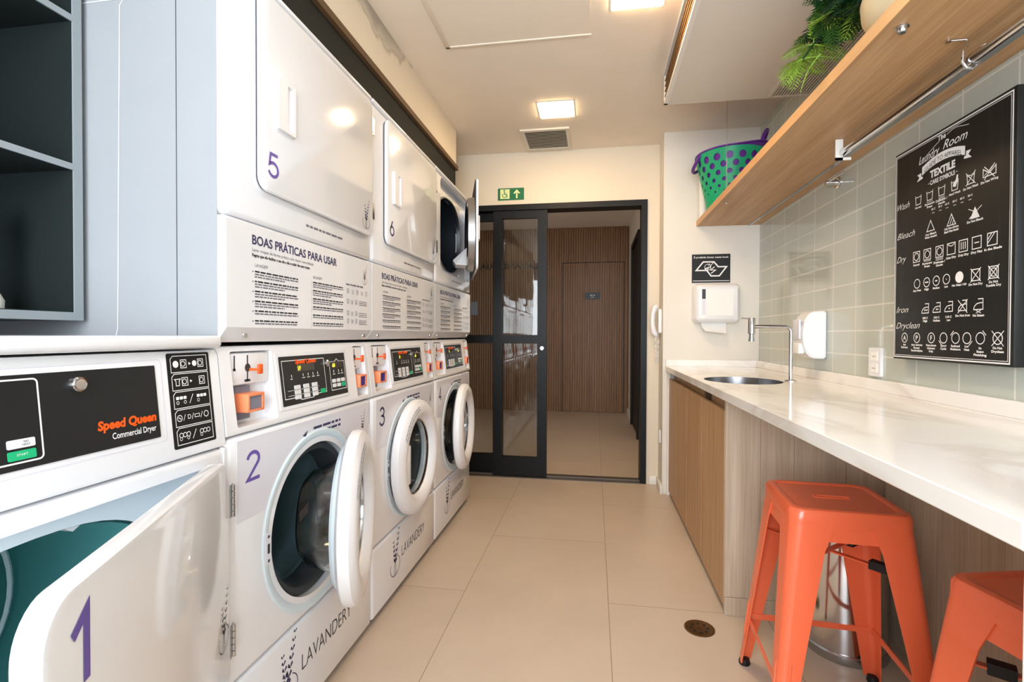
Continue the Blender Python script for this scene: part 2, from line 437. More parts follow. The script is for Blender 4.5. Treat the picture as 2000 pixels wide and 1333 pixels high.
for k in range(13): x = .886 + k * .0134; b.box(x, x + .006, .4, 2.735, BZ - .006, BZ - .001)
obj('blades', b, 'grille_white', t, local=False)
obj('grille_back', B().box(.88, 1.058, .4, 2.735, BZ - .0012, BZ - .0004), 'soffit_trim', t, local=False)

# ------------------------------------------------------------------ glazed sliding door in the back wall
d1 = bpy.data.objects.new('door_1', None); C.objects.link(d1); d1.location = (-.3, YB, 0); d1['kind'] = 'structure'
b = B().box(-1.2, .378, YB - .012, YB + .12, 2.03, 2.072).box(.335, .378, YB - .012, YB + .12, 0, 2.03).box(-1.2, -1.15, YB - .012, YB + .12, 0, 2.03)
obj('frame', b, 'frame_black', d1, local=False)
obj('threshold_track', B().box(-1.15, .335, YB - .02, YB + .12, 0, .006).box(-1.15, .335, YB + .03, YB + .036, .006, .016), 'track_metal', d1, local=False)
def leaf(x0, x1, yc, wl, wr_, name):
    y0, y1 = yc - .02, yc + .02
    b = B().box(x0, x0 + wl, y0, y1, .012, 2.028).box(x1 - wr_, x1, y0, y1, .012, 2.028)
    b.box(x0 + wl, x1 - wr_, y0, y1, .012, .155).box(x0 + wl, x1 - wr_, y0, y1, 1.02, 1.085).box(x0 + wl, x1 - wr_, y0, y1, 1.97, 2.028)
    o = obj(name, b, 'frame_black', d1, local=False)
    for z0, z1 in ((.15, 1.025), (1.08, 1.975)):
        g = obj('pane', B().box(x0 + wl - .005, x1 - wr_ + .005, yc - .003, yc + .003, z0, z1), 'door_glass', o)
        g.data.transform(Matrix.Translation(-wpos(o)))
    return o
leaf(-1.15, -.70, YB + .085, .05, .05, 'fixed_leaf')
sl = leaf(-.765, -.352, YB + .022, .068, .072, 'sliding_leaf')
o = obj('finger_pull', B().lathe([(.0001, 0), (.014, 0), (.016, -.004), (.0105, -.005), (.010, -.001), (.0001, -.001)], (-.39, YB + .002, .985), 'Y', 20), 'chrome', sl); o.data.transform(Matrix.Translation(-wpos(sl)))
fm = Fr((-.36, YB + .115, 1.60), (-1, 0, 0), (0, 0, 1)); b = B()
text(b, fm, 0.07, 0, 'LAVANDERIA', .042, width=.46, bold=.03, d=-.02); stroke(b, fm, [(-.03 + .0, -.02), (.06, .055), (.56, .055)], .003, d=-.02)
o = obj('glass_lettering', b, 'dark_print', d1, local=False)
# hall beyond
struct('wall_hall_right', B().box(.47, .57, 3.896, 7.3, 0, 2.6), 'paint_cream')
struct('wall_hall_left', B().box(-2.7, -2.6, 3.896, 7.3, 0, 2.6), 'paint_cream')
struct('ceiling_hall', B().box(-2.7, .57, 3.896, 7.3, 2.6, 2.7), 'paint_ceiling')
b = B().box(-2.6, .47, 7.175, 7.3, 0, 2.6)
x = -2.6
while x < .465:
    x1 = min(x + .034, .47)
    if x1 <= -.44 or x >= .40: b.box(x, x1 - .009, 7.15, 7.176, 0, 2.6)
    else: b.box(x, x1 - .009, 7.15, 7.176, 2.11, 2.6)
    x += .034
struct('wall_hall_end', b, 'wood_hall')
d2 = bpy.data.objects.new('door_2', None); C.objects.link(d2); d2.location = (-.02, 7.15, 0); d2['kind'] = 'structure'
b = B(); x = -.432
while x < .385: b.box(x, min(x + .025, .398), 7.148, 7.172, .012, 2.098); x += .034
obj('leaf', b.box(-.432, .396, 7.165, 7.173, .012, 2.098), 'wood_hall', d2, local=False)
obj('reveal', B().box(-.445, -.437, 7.15, 7.175, 0, 2.108).box(.400, .408, 7.15, 7.175, 0, 2.108).box(-.445, .408, 7.15, 7.175, 2.102, 2.11), 'seam_dark', d2, local=False)
fb = Fr((0, 7.146, 0), (1, 0, 0), (0, 0, 1)); b = B(); slab(b, fb, -.128, 1.588, .078, 1.682, 0, .006, .003); t = obj('door_sign', b, 'plate_dark')
tag(t, 'small dark plate fixed on the slatted hall door', 'sign'); b = B(); scrib(b, fb, -.06, .02, 1.64, .01, .0068); scrib(b, fb, -.05, .01, 1.615, .006, .0068); obj('lettering', b, 'white_print', t)
fb = Fr((0, 7.148, 0), (1, 0, 0), (0, 0, 1)); b = B(); slab(b, fb, -1.775, 1.37, -1.668, 1.565, 0, .012, .004)
tag(obj('wall_panel', b, 'coin_grey'), 'small bluish panel on the slatted wall behind the fixed glass', 'wall panel')
struct('door_3', B().box(.44, .47, 5.35, 5.42, 0, 2.12).box(.44, .47, 6.25, 6.32, 0, 2.12).box(.44, .47, 5.35, 6.32, 2.12, 2.18).box(.462, .47, 5.42, 6.25, 0, 2.12), 'frame_black')
struct('baseboard_hall', B().box(.455, .47, 6.32, 7.15, 0, .07), 'trim_white')
t = thing('ceiling_light', (-.9, 5.0, 2.6), 'added warm light panel in the hall ceiling, unseen beyond the glass door', 'ceiling light')  # added lamp, hidden above the door head, lights the hall
obj('frame', B().box(-.11, .11, -.11, .11, -.004, 0), 'trim_white', t); obj('diffuser', B().box(-.1, .1, -.1, .1, -.008, -.004), 'led_hall_fill', t)

# ------------------------------------------------------------------ signs and fittings on the far walls
fw_ = Fr((0, YB, 0), (1, 0, 0), (0, 0, 1))
b = B(); slab(b, fw_, -.728, 2.108, -.528, 2.198, 0, .004)
t = tag(obj('exit_sign', b, 'exit_green'), 'green and cream sign with wheelchair symbol and arrow above the glass door', 'sign')
b = B(); slab(b, fw_, -.710, 2.118, -.638, 2.190, .004, .0045); b.mi = 1
cx, cy = -.676, 2.150
ring(b, fw_, cx, cy - .006, .017, .0045, 18, .0052, 130, 395); disc(b, fw_, cx - .003, cy + .030, .006, 14, .0052)
stroke(b, fw_, [(cx - .003, cy + .022), (cx, cy + .001), (cx + .014, cy + .001), (cx + .021, cy - .02)], .0055, False, .0053); stroke(b, fw_, [(cx - .001, cy + .012), (cx + .012, cy + .012)], .004, False, .0053)
b.mi = 0
ax, ay = -.583, 2.153
b.face([fw_.p(*q, .0046) for q in ((ax - .006, ay - .033), (ax + .006, ay - .033), (ax + .006, ay + .012), (ax + .018, ay), (ax + .026, ay + .006), (ax, ay + .034), (ax - .026, ay + .006), (ax - .018, ay), (ax - .006, ay + .012))])
obj('symbols', b, ['exit_cream', 'exit_green'], t)
fp = Fr((0, YP, 0), (1, 0, 0), (0, 0, 1))
b = B(); slab(b, fp, .649, 1.441, .894, 1.632, 0, .004)
t = tag(obj('no_smoking_sign', b, 'black_rubber'), 'black no smoking sign with white outline emblem above the paper dispenser', 'sign')
b = B(); text(b, fp, .772, 1.606, 'É proibido fumar neste local.', .011, width=.222, align='C', bold=.02, d=.005)
cx, cy = .772, 1.533; S = .00098
E1 = [(-100, -10), (-70, 0), (-28, 48), (28, 48), (50, 12), (100, 12), (58, -48), (2, -48), (-22, -10)]
stroke(b, fp, [(cx + a * S, cy + c_ * S) for a, c_ in [(-98, -10), (-52, 48), (18, 48), (46, 14), (100, 14), (54, -48), (0, -48), (-28, -10)]], .0085, True, .005)
stroke(b, fp, [(cx + a * S, cy + c_ * S) for a, c_ in [(-28, -10), (16, 46)]], .004, False, .005)
stroke(b, fp, [(cx + a * S, cy + c_ * S) for a, c_ in [(0, -30), (30, -8), (-4, -8), (22, 14)]], .006, False, .005)
stroke(b, fp, [(cx + a * S, cy + c_ * S) for a, c_ in [(-42, 0), (-4, 14)]], .008, False, .005); ring(b, fp, cx - 22 * S, cy + 12 * S, .020, .003, 20, .0052)
ring(b, fp, cx - 12 * S, cy + 28 * S, .006, .0025, 10, .005, 20, 250); rect(b, fp, .655, 1.451, .888, 1.455, .005)
obj('lettering', b, 'white_print', t)

t = thing('paper_towel_dispenser', (.793, YP, 1.29), 'white paper towel dispenser on the far wall under the no smoking sign', 'dispenser')
b = B(); prof = []
for d_, k in ((0, .0), (.07, .0), (.10, .010), (.112, .024)):
    prof.append([fp.p(u, v, d_) for u, v in rr(.649 + k, 1.170 + k, .936 - k, 1.427 - k, .03, 6)])
b.loft(prof); obj('cover', b, 'white_plastic', t, local=False)
b = B(); slab(b, fp, .715, 1.215, .888, 1.385, .112, .114, .004); obj('front_panel', b, 'paper', t, local=False)
b = B(); slab(b, fp, .694, 1.325, .716, 1.388, .112, .1145, .002); b.mi = 1; slab(b, fp, .694, 1.222, .716, 1.322, .112, .1142, .002); obj('level_window', b, ['plate_dark', 'decal_film'], t, local=False)
b = B(); b.loft([[fp.p(u, v, d_) for u, v, d_ in r_] for r_ in ([(.70, 1.175, .04), (.86, 1.175, .04), (.86, 1.175, .043), (.70, 1.175, .043)], [(.705, 1.14, .06), (.855, 1.135, .06), (.855, 1.135, .063), (.705, 1.14, .063)], [(.72, 1.115, .09), (.85, 1.10, .095), (.85, 1.10, .098), (.72, 1.115, .093)])])
obj('paper_sheet', b, 'paper', t, local=False)

# intercom handset on the left face of the pier
fq = Fr((X0, 0, 0), (0, -1, 0), (0, 0, 1))
t = thing('intercom_handset', (X0, 3.67, 1.18), 'white wall intercom handset with dangling coiled cord beside the glass door', 'intercom')
b = B(); slab(b, fq, -3.70, 1.10, -3.63, 1.27, 0, .02, .01); obj('cradle', b, 'white_plastic', t, local=False)
b = B(); b.tube([(X0 - .028, 3.665, 1.085), (X0 - .045, 3.665, 1.10), (X0 - .056, 3.665, 1.15), (X0 - .058, 3.665, 1.19), (X0 - .054, 3.665, 1.24), (X0 - .042, 3.665, 1.28), (X0 - .026, 3.665, 1.295)], [.014, .020, .017, .016, .017, .021, .014], 14); obj('handset', b, 'white_plastic', t, local=False)
b = B(); pts = []
for k in range(150):
    a = k * .62; f_ = k / 149; zc = 1.085 - .19 * math.sin(f_ * PI) ** .8; xc = X0 - .035 + .02 * f_; yc_ = 3.65 + .035 * f_
    pts.append((xc + .007 * math.cos(a), yc_ + .007 * math.sin(a), zc + .003 * math.sin(a * .5)))
obj('coiled_cord', b.tube(pts, .0022, 6), 'white_plastic', t, local=False)
b = B(); slab(b, fq, -3.69, .33, -3.64, .42, 0, .008, .004); tag(obj('wall_socket', b, 'white_plastic'), 'small white socket plate low on the side of the pier', 'socket')

# ------------------------------------------------------------------ lettering helpers for the machines
def sprig(b, fr, u, v, s, loop=True, tilt=0):
    """lavender sprig emblem, total height s, foot at (u,v)"""
    def T(p, q): c, k = math.cos(tilt), math.sin(tilt); return (u + (p * c - q * k) * s, v + (p * k + q * c) * s)
    for bx, tx, n_, h0, h1 in ((-.02, -.10, 5, .34, .78), (.02, .22, 7, .30, 1.0)):
        for k in range(n_):
            f_ = k / (n_ - 1); h = h0 + (h1 - h0) * f_; x = bx + (tx - bx) * f_; r = .07 * (1 - .45 * f_)
            for sg in (-1, 1):
                p_ = [T(x, h - r * .5), T(x + sg * r * 1.15, h + r * .25), T(x + sg * r * .75, h + r * 1.1), T(x + sg * .012, h + r * .4)]
                b.face([fr.p(a, c, .0009) for a, c in p_])
        stroke(b, fr, [T(bx * 2, .0), T(bx, h0)], s * .014)
    if loop:
        stroke(b, fr, [T(.28 * math.cos(a), .20 + .22 * math.sin(a)) for a in [math.radians(150 + 270 * k / 24) for k in range(25)]], s * .016)
def care_icons(b, fr, u0, u1, v, s, n_):
    for k in range(n_):
        u = u0 + (u1 - u0) * k / (n_ - 1); w_ = s * .07
        stroke(b, fr, [(u - s * .5, v + s), (u - s * .4, v), (u + s * .4, v), (u + s * .5, v + s)], w_, k % 2 == 0)
        ring(b, fr, u, v + s * .5, s * .28, w_, 10)

# ------------------------------------------------------------------ washing machines
W, DEP = .727, .70
def washer(Y, num, ink, theta, label, ajar=False):
    R = random.Random(num)
    t = thing('washing_machine', (-.798, Y, 0), label, 'washing machine', 'coin washers under the stacked dryers')
    yc, zc, rh = .3675, .555, .215
    body = B().box(-DEP, 0, 0, W, .294, .853, .014, 3)
    hole = B().lathe([(rh, .1), (rh, -.52)], (0, yc, zc), 'X', 64)
    tb = B(); tb.bm.from_mesh(diff(body, hole, 'white_enamel'))
    link('cabinet', diff(tb, B().box(-.60, -.06, .03, W - .03, .30, .84), 'white_enamel'), t)
    obj('base', B().box(-DEP, -.03, .02, W - .02, 0, .29), 'seam_dark', t)
    kp = obj('kick_panel', B().box(-.05, 0, 0, W, .03, .289, .012, 3), 'white_enamel', t)
    b = B(); sprig(b, FL, .215, .105, .175); obj('sprig_emblem', b, 'navy_print', kp)
    b = B(); text(b, FL, .285, .150, 'LAVANDERY', .046, width=.285, bold=-.012); obj('lettering', b, 'dark_print', kp)
    # raised ring round the porthole and the rubber gasket
    b = B().lathe([(.255, .0005), (.25, .004), (.238, .004), (.224, -.004), (rh, -.022), (rh, -.05), (rh + .012, -.05), (rh + .02, -.002)], (0, yc, zc), 'X', 64, closed=True)
    obj('porthole_rim', b, 'blue_white', t)
    b = B().lathe([(rh - .001, -.02), (rh - .010, -.013), (rh - .022, -.016), (rh - .030, -.03), (rh - .034, -.08), (rh - .020, -.10), (rh - .002, -.10)], (0, yc, zc), 'X', 64, closed=True)
    obj('rubber_gasket', b, 'gasket_grey', t)
    d = B().lathe([(rh - .033, -.10), (rh + .01, -.105), (rh + .01, -.44), (.06, -.47), (.0001, -.47), (.0001, -.474), (.065, -.476), (rh + .014, -.446), (rh + .014, -.10)], (0, yc, zc), 'X', 64, closed=True)
    dr = obj('drum', d, 'drum_steel', t)
    for k in range(3):
        a = 2 * PI * k / 3 + .5; b = B(); cy_, cz_ = math.cos(a), math.sin(a); ty, tz = -cz_, cy_
        def q(r, s2, x): return (x, yc + cy_ * r + ty * s2, zc + cz_ * r + tz * s2)
        b.loft([[q(.222, -.03, -.12), q(.222, .03, -.12), q(.172, .008, -.13), q(.172, -.008, -.13)], [q(.222, -.035, -.43), q(.222, .035, -.43), q(.16, .01, -.42), q(.16, -.01, -.42)]])
        obj('lifter', b, 'drum_steel', dr)
    b = B(); slab(b, FL, yc - .245, zc - .04, yc - .222, zc + .04, .0, .0055, .008); b.mi = 1; slab(b, FL, yc - .237, zc - .012, yc - .229, zc + .012, .0055, .0065, .002)
    for dz in (-.03, .03): disc(b, FL, yc - .233, zc + dz, .004, 12, .0063)
    obj('latch_plate', b, ['decal_film', 'seam_dark'], t)
    # upper decal sheet with number and emblem
    b = B(); slab(b, FL, .03, .66, .70, .845, .0002, .0008)
    for k in range(1): pass
    sheet = B().box(.0002, .0009, .03, .705, .655, .842); sh = link('decal_sheet', diff(sheet, B().lathe([(.262, .1), (.262, -.1)], (0, yc, zc), 'X', 64), 'decal_film'), t)
    b = B(); digit(b, FL, num, .060, .740, .068, .050); obj('number', b, ink, sh)
    b = B(); sprig(b, FL, .655, .735, .085); text(b, FL, .305, .815, '', .01)
    scrib(b, FL, .345, .50, .812, .007, .0014, rnd=R); scrib(b, FL, .33, .50, .797, .007, .0014, rnd=R); b.face([FL.p(*q, .0014) for q in ((.29, .804), (.315, .815), (.308, .804), (.315, .793))])
    obj('lettering', b, 'navy_print', sh)
    # control fascia with its two coin bays
    prof = [(-DEP, .858), (-.002, .858), (.0, .864), (-.022, 1.046), (-.034, 1.058), (-DEP, 1.058)]
    f_ = B().prism([(x, .0, z) for x, z in prof], (0, W, 0))
    cut = B().box(-.045, .1, .035, .185, .872, 1.046, .006, 2).box(-.045, .1, .625, .705, .872, 1.046, .006, 2)
    fa = link('control_fascia', diff(f_, cut, 'white_plastic'), t)
    fs = Fr((0, 0, .864), (0, 1, 0), (-.022, 0, .182))
    def V(z): return (z - .864) / .9927
    b = B(); slab(b, fs, .196, V(.886), .565, V(1.036), 0, .002, .004); obj('panel_bezel', b, 'white_enamel', fa)
    b = B(); slab(b, fs, .207, V(.895), .555, V(1.026), .002, .003, .003)
    pn = obj('display_panel', b, 'black_panel', fa)
    b = B()
    z0, z1, y0, y1 = V(.905), V(1.014), .217, .425
    stroke(b, fs, [(y0, z0 + .008), (y0 + .055, z0 + .008), (y0 + .075, z0), (y1 - .075, z0), (y1 - .055, z0 + .008), (y1, z0 + .008), (y1, z1), (y0, z1)], .002, True, .0034)
    stroke(b, fs, [(.455, V(.912)), (.547, V(.912)), (.547, V(1.0)), (.515, V(1.0)), (.501, V(1.008)), (.487, V(1.0)), (.455, V(1.0))], .002, True, .0034)
    for k, u in enumerate((.255, .31, .335, .36, .385)):
        scrib(b, fs, u - .006, u + .008, V(.963), .0022, .0034, rnd=R); stroke(b, fs, [(u, V(.968)), (u, V(.976))], .003, False, .0034)
    for u in (.478, .508, .528): scrib(b, fs, u - .006, u + .008, V(.960), .0022, .0034, rnd=R); stroke(b, fs, [(u, V(.965)), (u, V(.974))], .003, False, .0034)
    for r_ in range(2): stroke(b, fs, [(.232, V(.9335 - .0135 * r_)), (.385, V(.9335 - .0135 * r_))], .001, False, .0034)
    b.mi = 1
    for r_ in range(3):
        for c_ in range(3): slab(b, fs, .262 + c_ * .043, V(.935 - r_ * .0135), .290 + c_ * .043, V(.946 - r_ * .0135), .003, .0045, .002, 2)
    for r_ in range(2):
        for c_ in range(3):
            if not (r_ == 1 and c_ == 2): slab(b, fs, .463 + c_ * .028, V(.935 - r_ * .0145), .484 + c_ * .028, V(.946 - r_ * .0145), .003, .0045, .002, 2)
    b.mi = 2; slab(b, fs, .392, V(.911), .418, V(.924), .003, .0046, .002, 2); slab(b, fs, .519, V(.9195), .541, V(.9325), .003, .0046, .002, 2)
    b.mi = 3; slab(b, fs, .282, V(.982), .372, V(1.003), .003, .0036, .001); slab(b, fs, .465, V(.979), .537, V(1.0), .003, .0036, .001)
    b.mi = 4; text(b, fs, .288, V(.9855), '1F' if num == 2 else '8', .012, d=.0040, bold=.03); text(b, fs, .472, V(.983), '60', .012, d=.0040, bold=.02)
    obj('keypad', b, ['white_print', 'button_white', 'button_green', 'display_glass', 'lcd_yellow'], pn)
    b = B(); text(b, fs, .277, V(1.0045), 'Speed Queen', .0115, width=.105, bold=.05, shear=.15, d=.0042); obj('red_lettering', b, 'orange_print', pn)
    obj('lock', B().lathe([(.0001, .010), (.008, .010), (.010, .008), (.010, 0)], (-.016, .440, .998), 'X', 20), 'chrome', pn)
    # coin slides and coin drops
    for (u0, u1, ku, fu0, fu1, glas) in ((.040, .180, .105, .066, .126, 'coin_grey' if num == 2 else 'coin_blue'), (.629, .701, .650, .636, .688, 'coin_blue')):
        b = B().box(-.044, -.026, u0, u1, .966, 1.042, .004)
        cb = obj('coin_slide', b, 'white_plastic', fa)
        b = B(); b.box(-.0262, -.0255, ku - .006, ku - .002, .972, 1.036); disc(b, Fr((-.0255, 0, 0), (0, 1, 0), (0, 0, 1)), ku - .004, 1.006, .010, 16, .0004)
        b.box(-.0262, -.0255, ku - .014, ku + .006, .972, .978)
        if u1 - u0 > .1: b.box(-.0262, -.0255, u0 + .014, u0 + .018, 1.0, 1.036).box(-.0262, -.0255, u0 + .012, u0 + .02, 1.0, 1.006)
        obj('key_slots', b, 'seam_dark', cb)
        b = B().box(-.026, -.002, ku + .001, ku + .005, .998, 1.004).box(-.006, .0, ku + .003, ku + .019, .990, 1.014, .002); obj('coin_knob', b, 'coin_orange', cb)
        b = B(); b.box(-.044, -.034, fu0 + .004, fu1 - .006, .882, .962)
        cd_ = obj('coin_drop', b, 'coin_grey', fa)
        o_ = B().box(-.036, .002, fu0, fu1, .902, .946, .002); i_ = B().box(-.1, .1, fu0 + .006, fu1 - .006, .908, .940)
        link('coin_frame', diff(o_, i_, 'coin_salmon'), cd_)
        obj('coin_window', B().box(-.034, -.002, fu0 + .0062, fu1 - .0062, .9082, .9398), glas, cd_)
    # porthole door, hinged on the far side
    hy = yc + .255
    do = B()
    do.lathe([(.232, .004), (.244, .012), (.247, .026), (.243, .040), (.228, .052), (.205, .058), (.185, .056), (.172, .046), (.163, .028), (.158, .006), (.170, .002), (.21, .002)], (0, -.245, 0), 'X', 72, closed=True)
    door = obj('door', do, 'white_plastic', t, (0.004, hy, zc)); door.rotation_euler = (0, 0, math.radians(theta))
    b = B().lathe([(.166, .004), (.198, .004), (.204, -.008), (.196, -.016), (.172, -.014), (.160, -.004)], (0, -.245, 0), 'X', 64, closed=True); obj('door_seal', b, 'black_rubber' if ajar else 'blue_white', door)
    pr = [(.162, .012), (.158, -.006), (.150, -.05), (.135, -.095), (.110, -.118), (.06, -.125), (.0001, -.127)]
    pi_ = [(max(r_ - .006, .0001), h + .006) for r_, h in pr]; pi_[-1] = (.0001, -.121)
    b = B().lathe(pr + pi_[::-1], (0, -.245, 0), 'X', 64, closed=True); gb = obj('glass_bowl', b, 'glass', door)
    b = B().lathe([(.158, .026), (.163, .028), (.166, .022), (.158, .018)], (0, -.245, 0), 'X', 64, closed=True); obj('chrome_ring', b, 'chrome', door)
    b = B().box(.020, .052, -.418, -.372, -.085, .075, .006); obj('door_handle', b, 'white_plastic', door)
    b = B(); fd = Fr((0, -.245, 0), (0, 1, 0), (0, 0, 1))
    for rad in (.222, .212):
        a = 100
        while a < 150:
            wl = R.uniform(2, 5); p_ = [(rad * math.cos(math.radians(x_)), rad * math.sin(math.radians(x_))) for x_ in (a, a + wl)]; stroke(b, fd, p_, .0045, False, .0585 if rad < .215 else .0555); a += wl + 1
    obj('lettering', b, 'grey_print', door)
    b = B().box(.0, .022, hy - .02, hy + .02, zc - .05, zc + .05, .004); obj('hinge', b, 'white_plastic', t)
    if num == 2:
        b = B(); fl2 = Fr((-.1285, -.245, 0), (0, -1, 0), (0, 0, 1)); slab(b, fl2, -.045, .0, .045, .028, 0, .001)
        lb = obj('glass_sticker', b, 'decal_film', door); b = B(); scrib(b, fl2, -.04, .04, .008, .010, .0016, rnd=R); obj('lettering', b, 'lilac_print', lb)
    return t
PW_ = .735
washer(.991, 2, 'lilac_print', 18.5, 'white coin washing machine numbered 2 with its glass porthole door swung open')
washer(.991 + PW_, 3, 'navy_print', 0, 'white coin washing machine numbered 3 with its round door shut, middle of the row')
washer(.991 + 2 * PW_, 4, 'navy_print', 5, 'white coin washing machine numbered 4 with door ajar, nearest the glass door', ajar=True)

# ------------------------------------------------------------------ stacked dryers
def sup(a, c, ea, eb, ex=2.4):
    co, si = math.cos(a), math.sin(a); return (ea * abs(co) ** (2 / ex) * (1 if co >= 0 else -1), eb * abs(si) ** (2 / ex) * (1 if si >= 0 else -1))
def opening(b, x0, x1, yc, zc, ea, eb, n_=56):
    b.loft([[(x, yc + sup(2 * PI * k / n_, 0, ea, eb)[0], zc + sup(2 * PI * k / n_, 0, ea, eb)[1]) for k in range(n_)] for x in (x0, x1)]); return b
def drum_shell(t, yc, zc, ea, eb, x0, dep, m1):
    n_ = 56; b = B(); rings = []
    for x, k_ in ((x0, 1.0), (x0 - .02, 1.01), (x0 - .025, 1.12), (x0 - dep, 1.12), (x0 - dep - .02, .9), (x0 - dep - .025, .25)):
        rings.append([(x, yc + sup(2 * PI * k / n_, 0, ea * k_, eb * k_, 2.2)[0], zc + sup(2 * PI * k / n_, 0, ea * k_, eb * k_, 2.2)[1]) for k in range(n_)])
    b.loft(rings, True, False); b.face(rings[-1])
    return obj('drum', b, m1, t)
def instructions(lp, R):
    b = B(); text(b, FL, .084, 1.300, 'BOAS PRÁTICAS PARA USAR', .022, width=.395, bold=.02); obj('heading', b, 'navy_print', lp)
    b = B(); text(b, FL, .084, 1.2835, 'Lavar roupas de forma prática com maior comodidade.', .0078, width=.265); b.mi = 1
    text(b, FL, .084, 1.271, 'Regras que vão facilitar o seu dia a dia e cuidar das suas roupas.', .0072, width=.245, bold=.03)
    b.mi = 0; text(b, FL, .093, 1.247, 'LAVAGEM', .0078); text(b, FL, .344, 1.247, 'SECAGEM', .0078)
    for k in range(6):
        v = 1.234 - k * .0235
        disc(b, FL, .086, v + .001, .002, 8)
        for j in range(3 if k < 4 else 2):
            b.mi = 1 if j == 0 else 0; scrib(b, FL, .093, .270 if j < 2 else .21, v - j * .0062, .0030 if j else .0036, rnd=R)
        for j in range(3 if k < 3 else 2):
            b.mi = 1 if j == 0 else 0; scrib(b, FL, .344, .52 if j < 2 else .45, v - j * .0062, .0030 if j else .0036, rnd=R)
        stroke(b, FL, [(.336, v - .014), (.336, v + .006)], .0006)
    b.mi = 0; scrib(b, FL, .540, .66, 1.248, .005, rnd=R)
    care_icons(b, FL, .552, .685, 1.222, .014, 5); care_icons(b, FL, .552, .610, 1.188, .014, 3); care_icons(b, FL, .552, .610, 1.150, .014, 3); care_icons(b, FL, .552, .610, 1.124, .014, 3)
    for v0 in (1.198, 1.158, 1.132):
        for j in range(3): scrib(b, FL, .63, .69, v0 - j * .006, .0022, rnd=R)
    obj('small_print', b, ['grey_print', 'dark_print'], lp)
    b = B(); sprig(b, FL, .672, 1.262, .062); obj('sprig_emblem', b, 'dark_print', lp)
def stacked(Y, num, ink, open_=False, label=''):
    R = random.Random(num)
    t = thing('tumble_dryer', (-.798, Y, 1.066), label, 'tumble dryer', 'dryers stacked on the washers')
    Z = 1.066
    def OB(name, b, m_, par=t):
        o_ = obj(name, b, m_, par) if isinstance(b, B) else link(name, b, par)
        o_.data.transform(Matrix.Translation((0, 0, -Z))) ; return o_
    up_ = B().box(-DEP, 0, 0, W, 1.353, 1.928, .014, 3)
    oy, oz, ea, eb = .345, 1.655, .235, .205
    if open_:
        cut = B(); n_ = 56
        c1 = B(); pts = rr(.085, 1.425, .715, 1.918, .035); c1.prism([(.1, u, v) for u, v in pts], (-.135, 0, 0))
        me = diff(up_, c1, 'white_enamel')
        tb = B(); tb.bm.from_mesh(me)
        me = diff(tb, opening(B(), .1, -.6, oy, oz, ea, eb), 'white_enamel'); tb = B(); tb.bm.from_mesh(me)
        cab = OB('cabinet', diff(tb, B().box(-.64, -.056, .02, W - .02, 1.37, 1.915), 'white_enamel'), None)
        cab.parent = t
    else: cab = OB('cabinet', up_, 'white_enamel')
    OB('top_lip', B().box(-DEP, .004, 0, W, 1.931, 1.9456, .006, 3), 'white_enamel')
    if Y < 1:
        OB('side_panel', B().box(-DEP, -.022, -.0012, .012, 1.072, 1.943), 'side_steel'); b = B().box(-.1225, -.121, -.0020, .001, 1.08, 1.94); OB('side_seam', b, 'seam_dark')
        b = B(); stroke(b, Fr((0, -.0020, 0), (1, 0, 0), (0, 0, 1)), [(-.62, 1.082), (-.281, 1.082), (-.276, 1.10), (-.266, 1.83), (-.255, 1.845), (-.62, 1.845)], .0026, True, .0); OB('side_bead', b, 'decal_film')
    # lower front panel with the printed instructions; its foot slopes back
    lo_ = B().prism([(-DEP, 0, 1.068), (-.024, 0, 1.068), (-.006, 0, 1.094), (0, 0, 1.102), (0, 0, 1.344), (-.006, 0, 1.3495), (-DEP, 0, 1.3495)], (0, W, 0))
    lp = OB('lower_panel', lo_, 'white_enamel')
    n0 = set(C.objects); instructions(lp, R)
    b = B()
    for y in (.075, .69): b.lathe([(.0001, -.010), (.006, -.010), (.007, -.014), (.007, -.022)], (0, y, 1.083), 'X', 16)
    obj('screws', b, 'chrome', lp)
    for o_ in set(C.objects) - n0: o_.data.transform(Matrix.Translation((0, 0, -Z)))
    b = B(); scrib(b, FL, .31, .515, 1.389, .006, rnd=R); OB('small_print', b, 'grey_print')
    # door
    dy0, dy1, dz0, dz1 = .095, .708, 1.433, 1.914; hy = .712
    b = B(); q = [[(x, u - hy, v) for u, v in rr(dy0 + k, dz0 + k, dy1 - k, dz1 - k, .032, 6)] for x, k in ((.005, .002), (.011, 0), (.016, .003), (.018, .008))]
    b.loft(q); door = OB('door', b, 'white_enamel'); door.location = (0, hy, 0)
    if open_: door.rotation_euler = (0, 0, math.radians(16.5)); door.location = (.004, hy, 0)
    n0 = set(C.objects)
    b = B(); b.loft([[(x, u - hy, v) for u, v in rr(dy0 + .004, dz0 + .004, dy1 - .004, dz1 - .004, .03, 6)] for x in (.0004, .005)]); obj('door_edge_shade', b, 'seam_dark', door)  # dark strip behind the door, paints its edge shadow
    fd = Fr((.018, -hy, 0), (0, 1, 0), (0, 0, 1))
    b = B(); slab(b, fd, .150, 1.598, .222, 1.727, 0, .009, .006)
    hb = diff(b, B().box(.020, .1, .187 - hy, .212 - hy, 1.606, 1.718, .004), 'white_plastic'); link('handle', hb, door)
    b = B(); digit(b, fd, num, .116, 1.472, .058, .046, .0008); obj('number', b, ink, door)
    b = B(); sprig(b, fd, .648, 1.455, .095); obj('sprig_emblem', b, 'navy_print', door)
    for z in ((1.50, 1.56), (1.80, 1.86)):
        b = B().cyl((.010, .004, z[0]), (.010, .004, z[1]), .0045, 10); b.box(.012, .0145, -.006, .012, z[0], z[1]); obj('hinge', b, 'chrome', door)
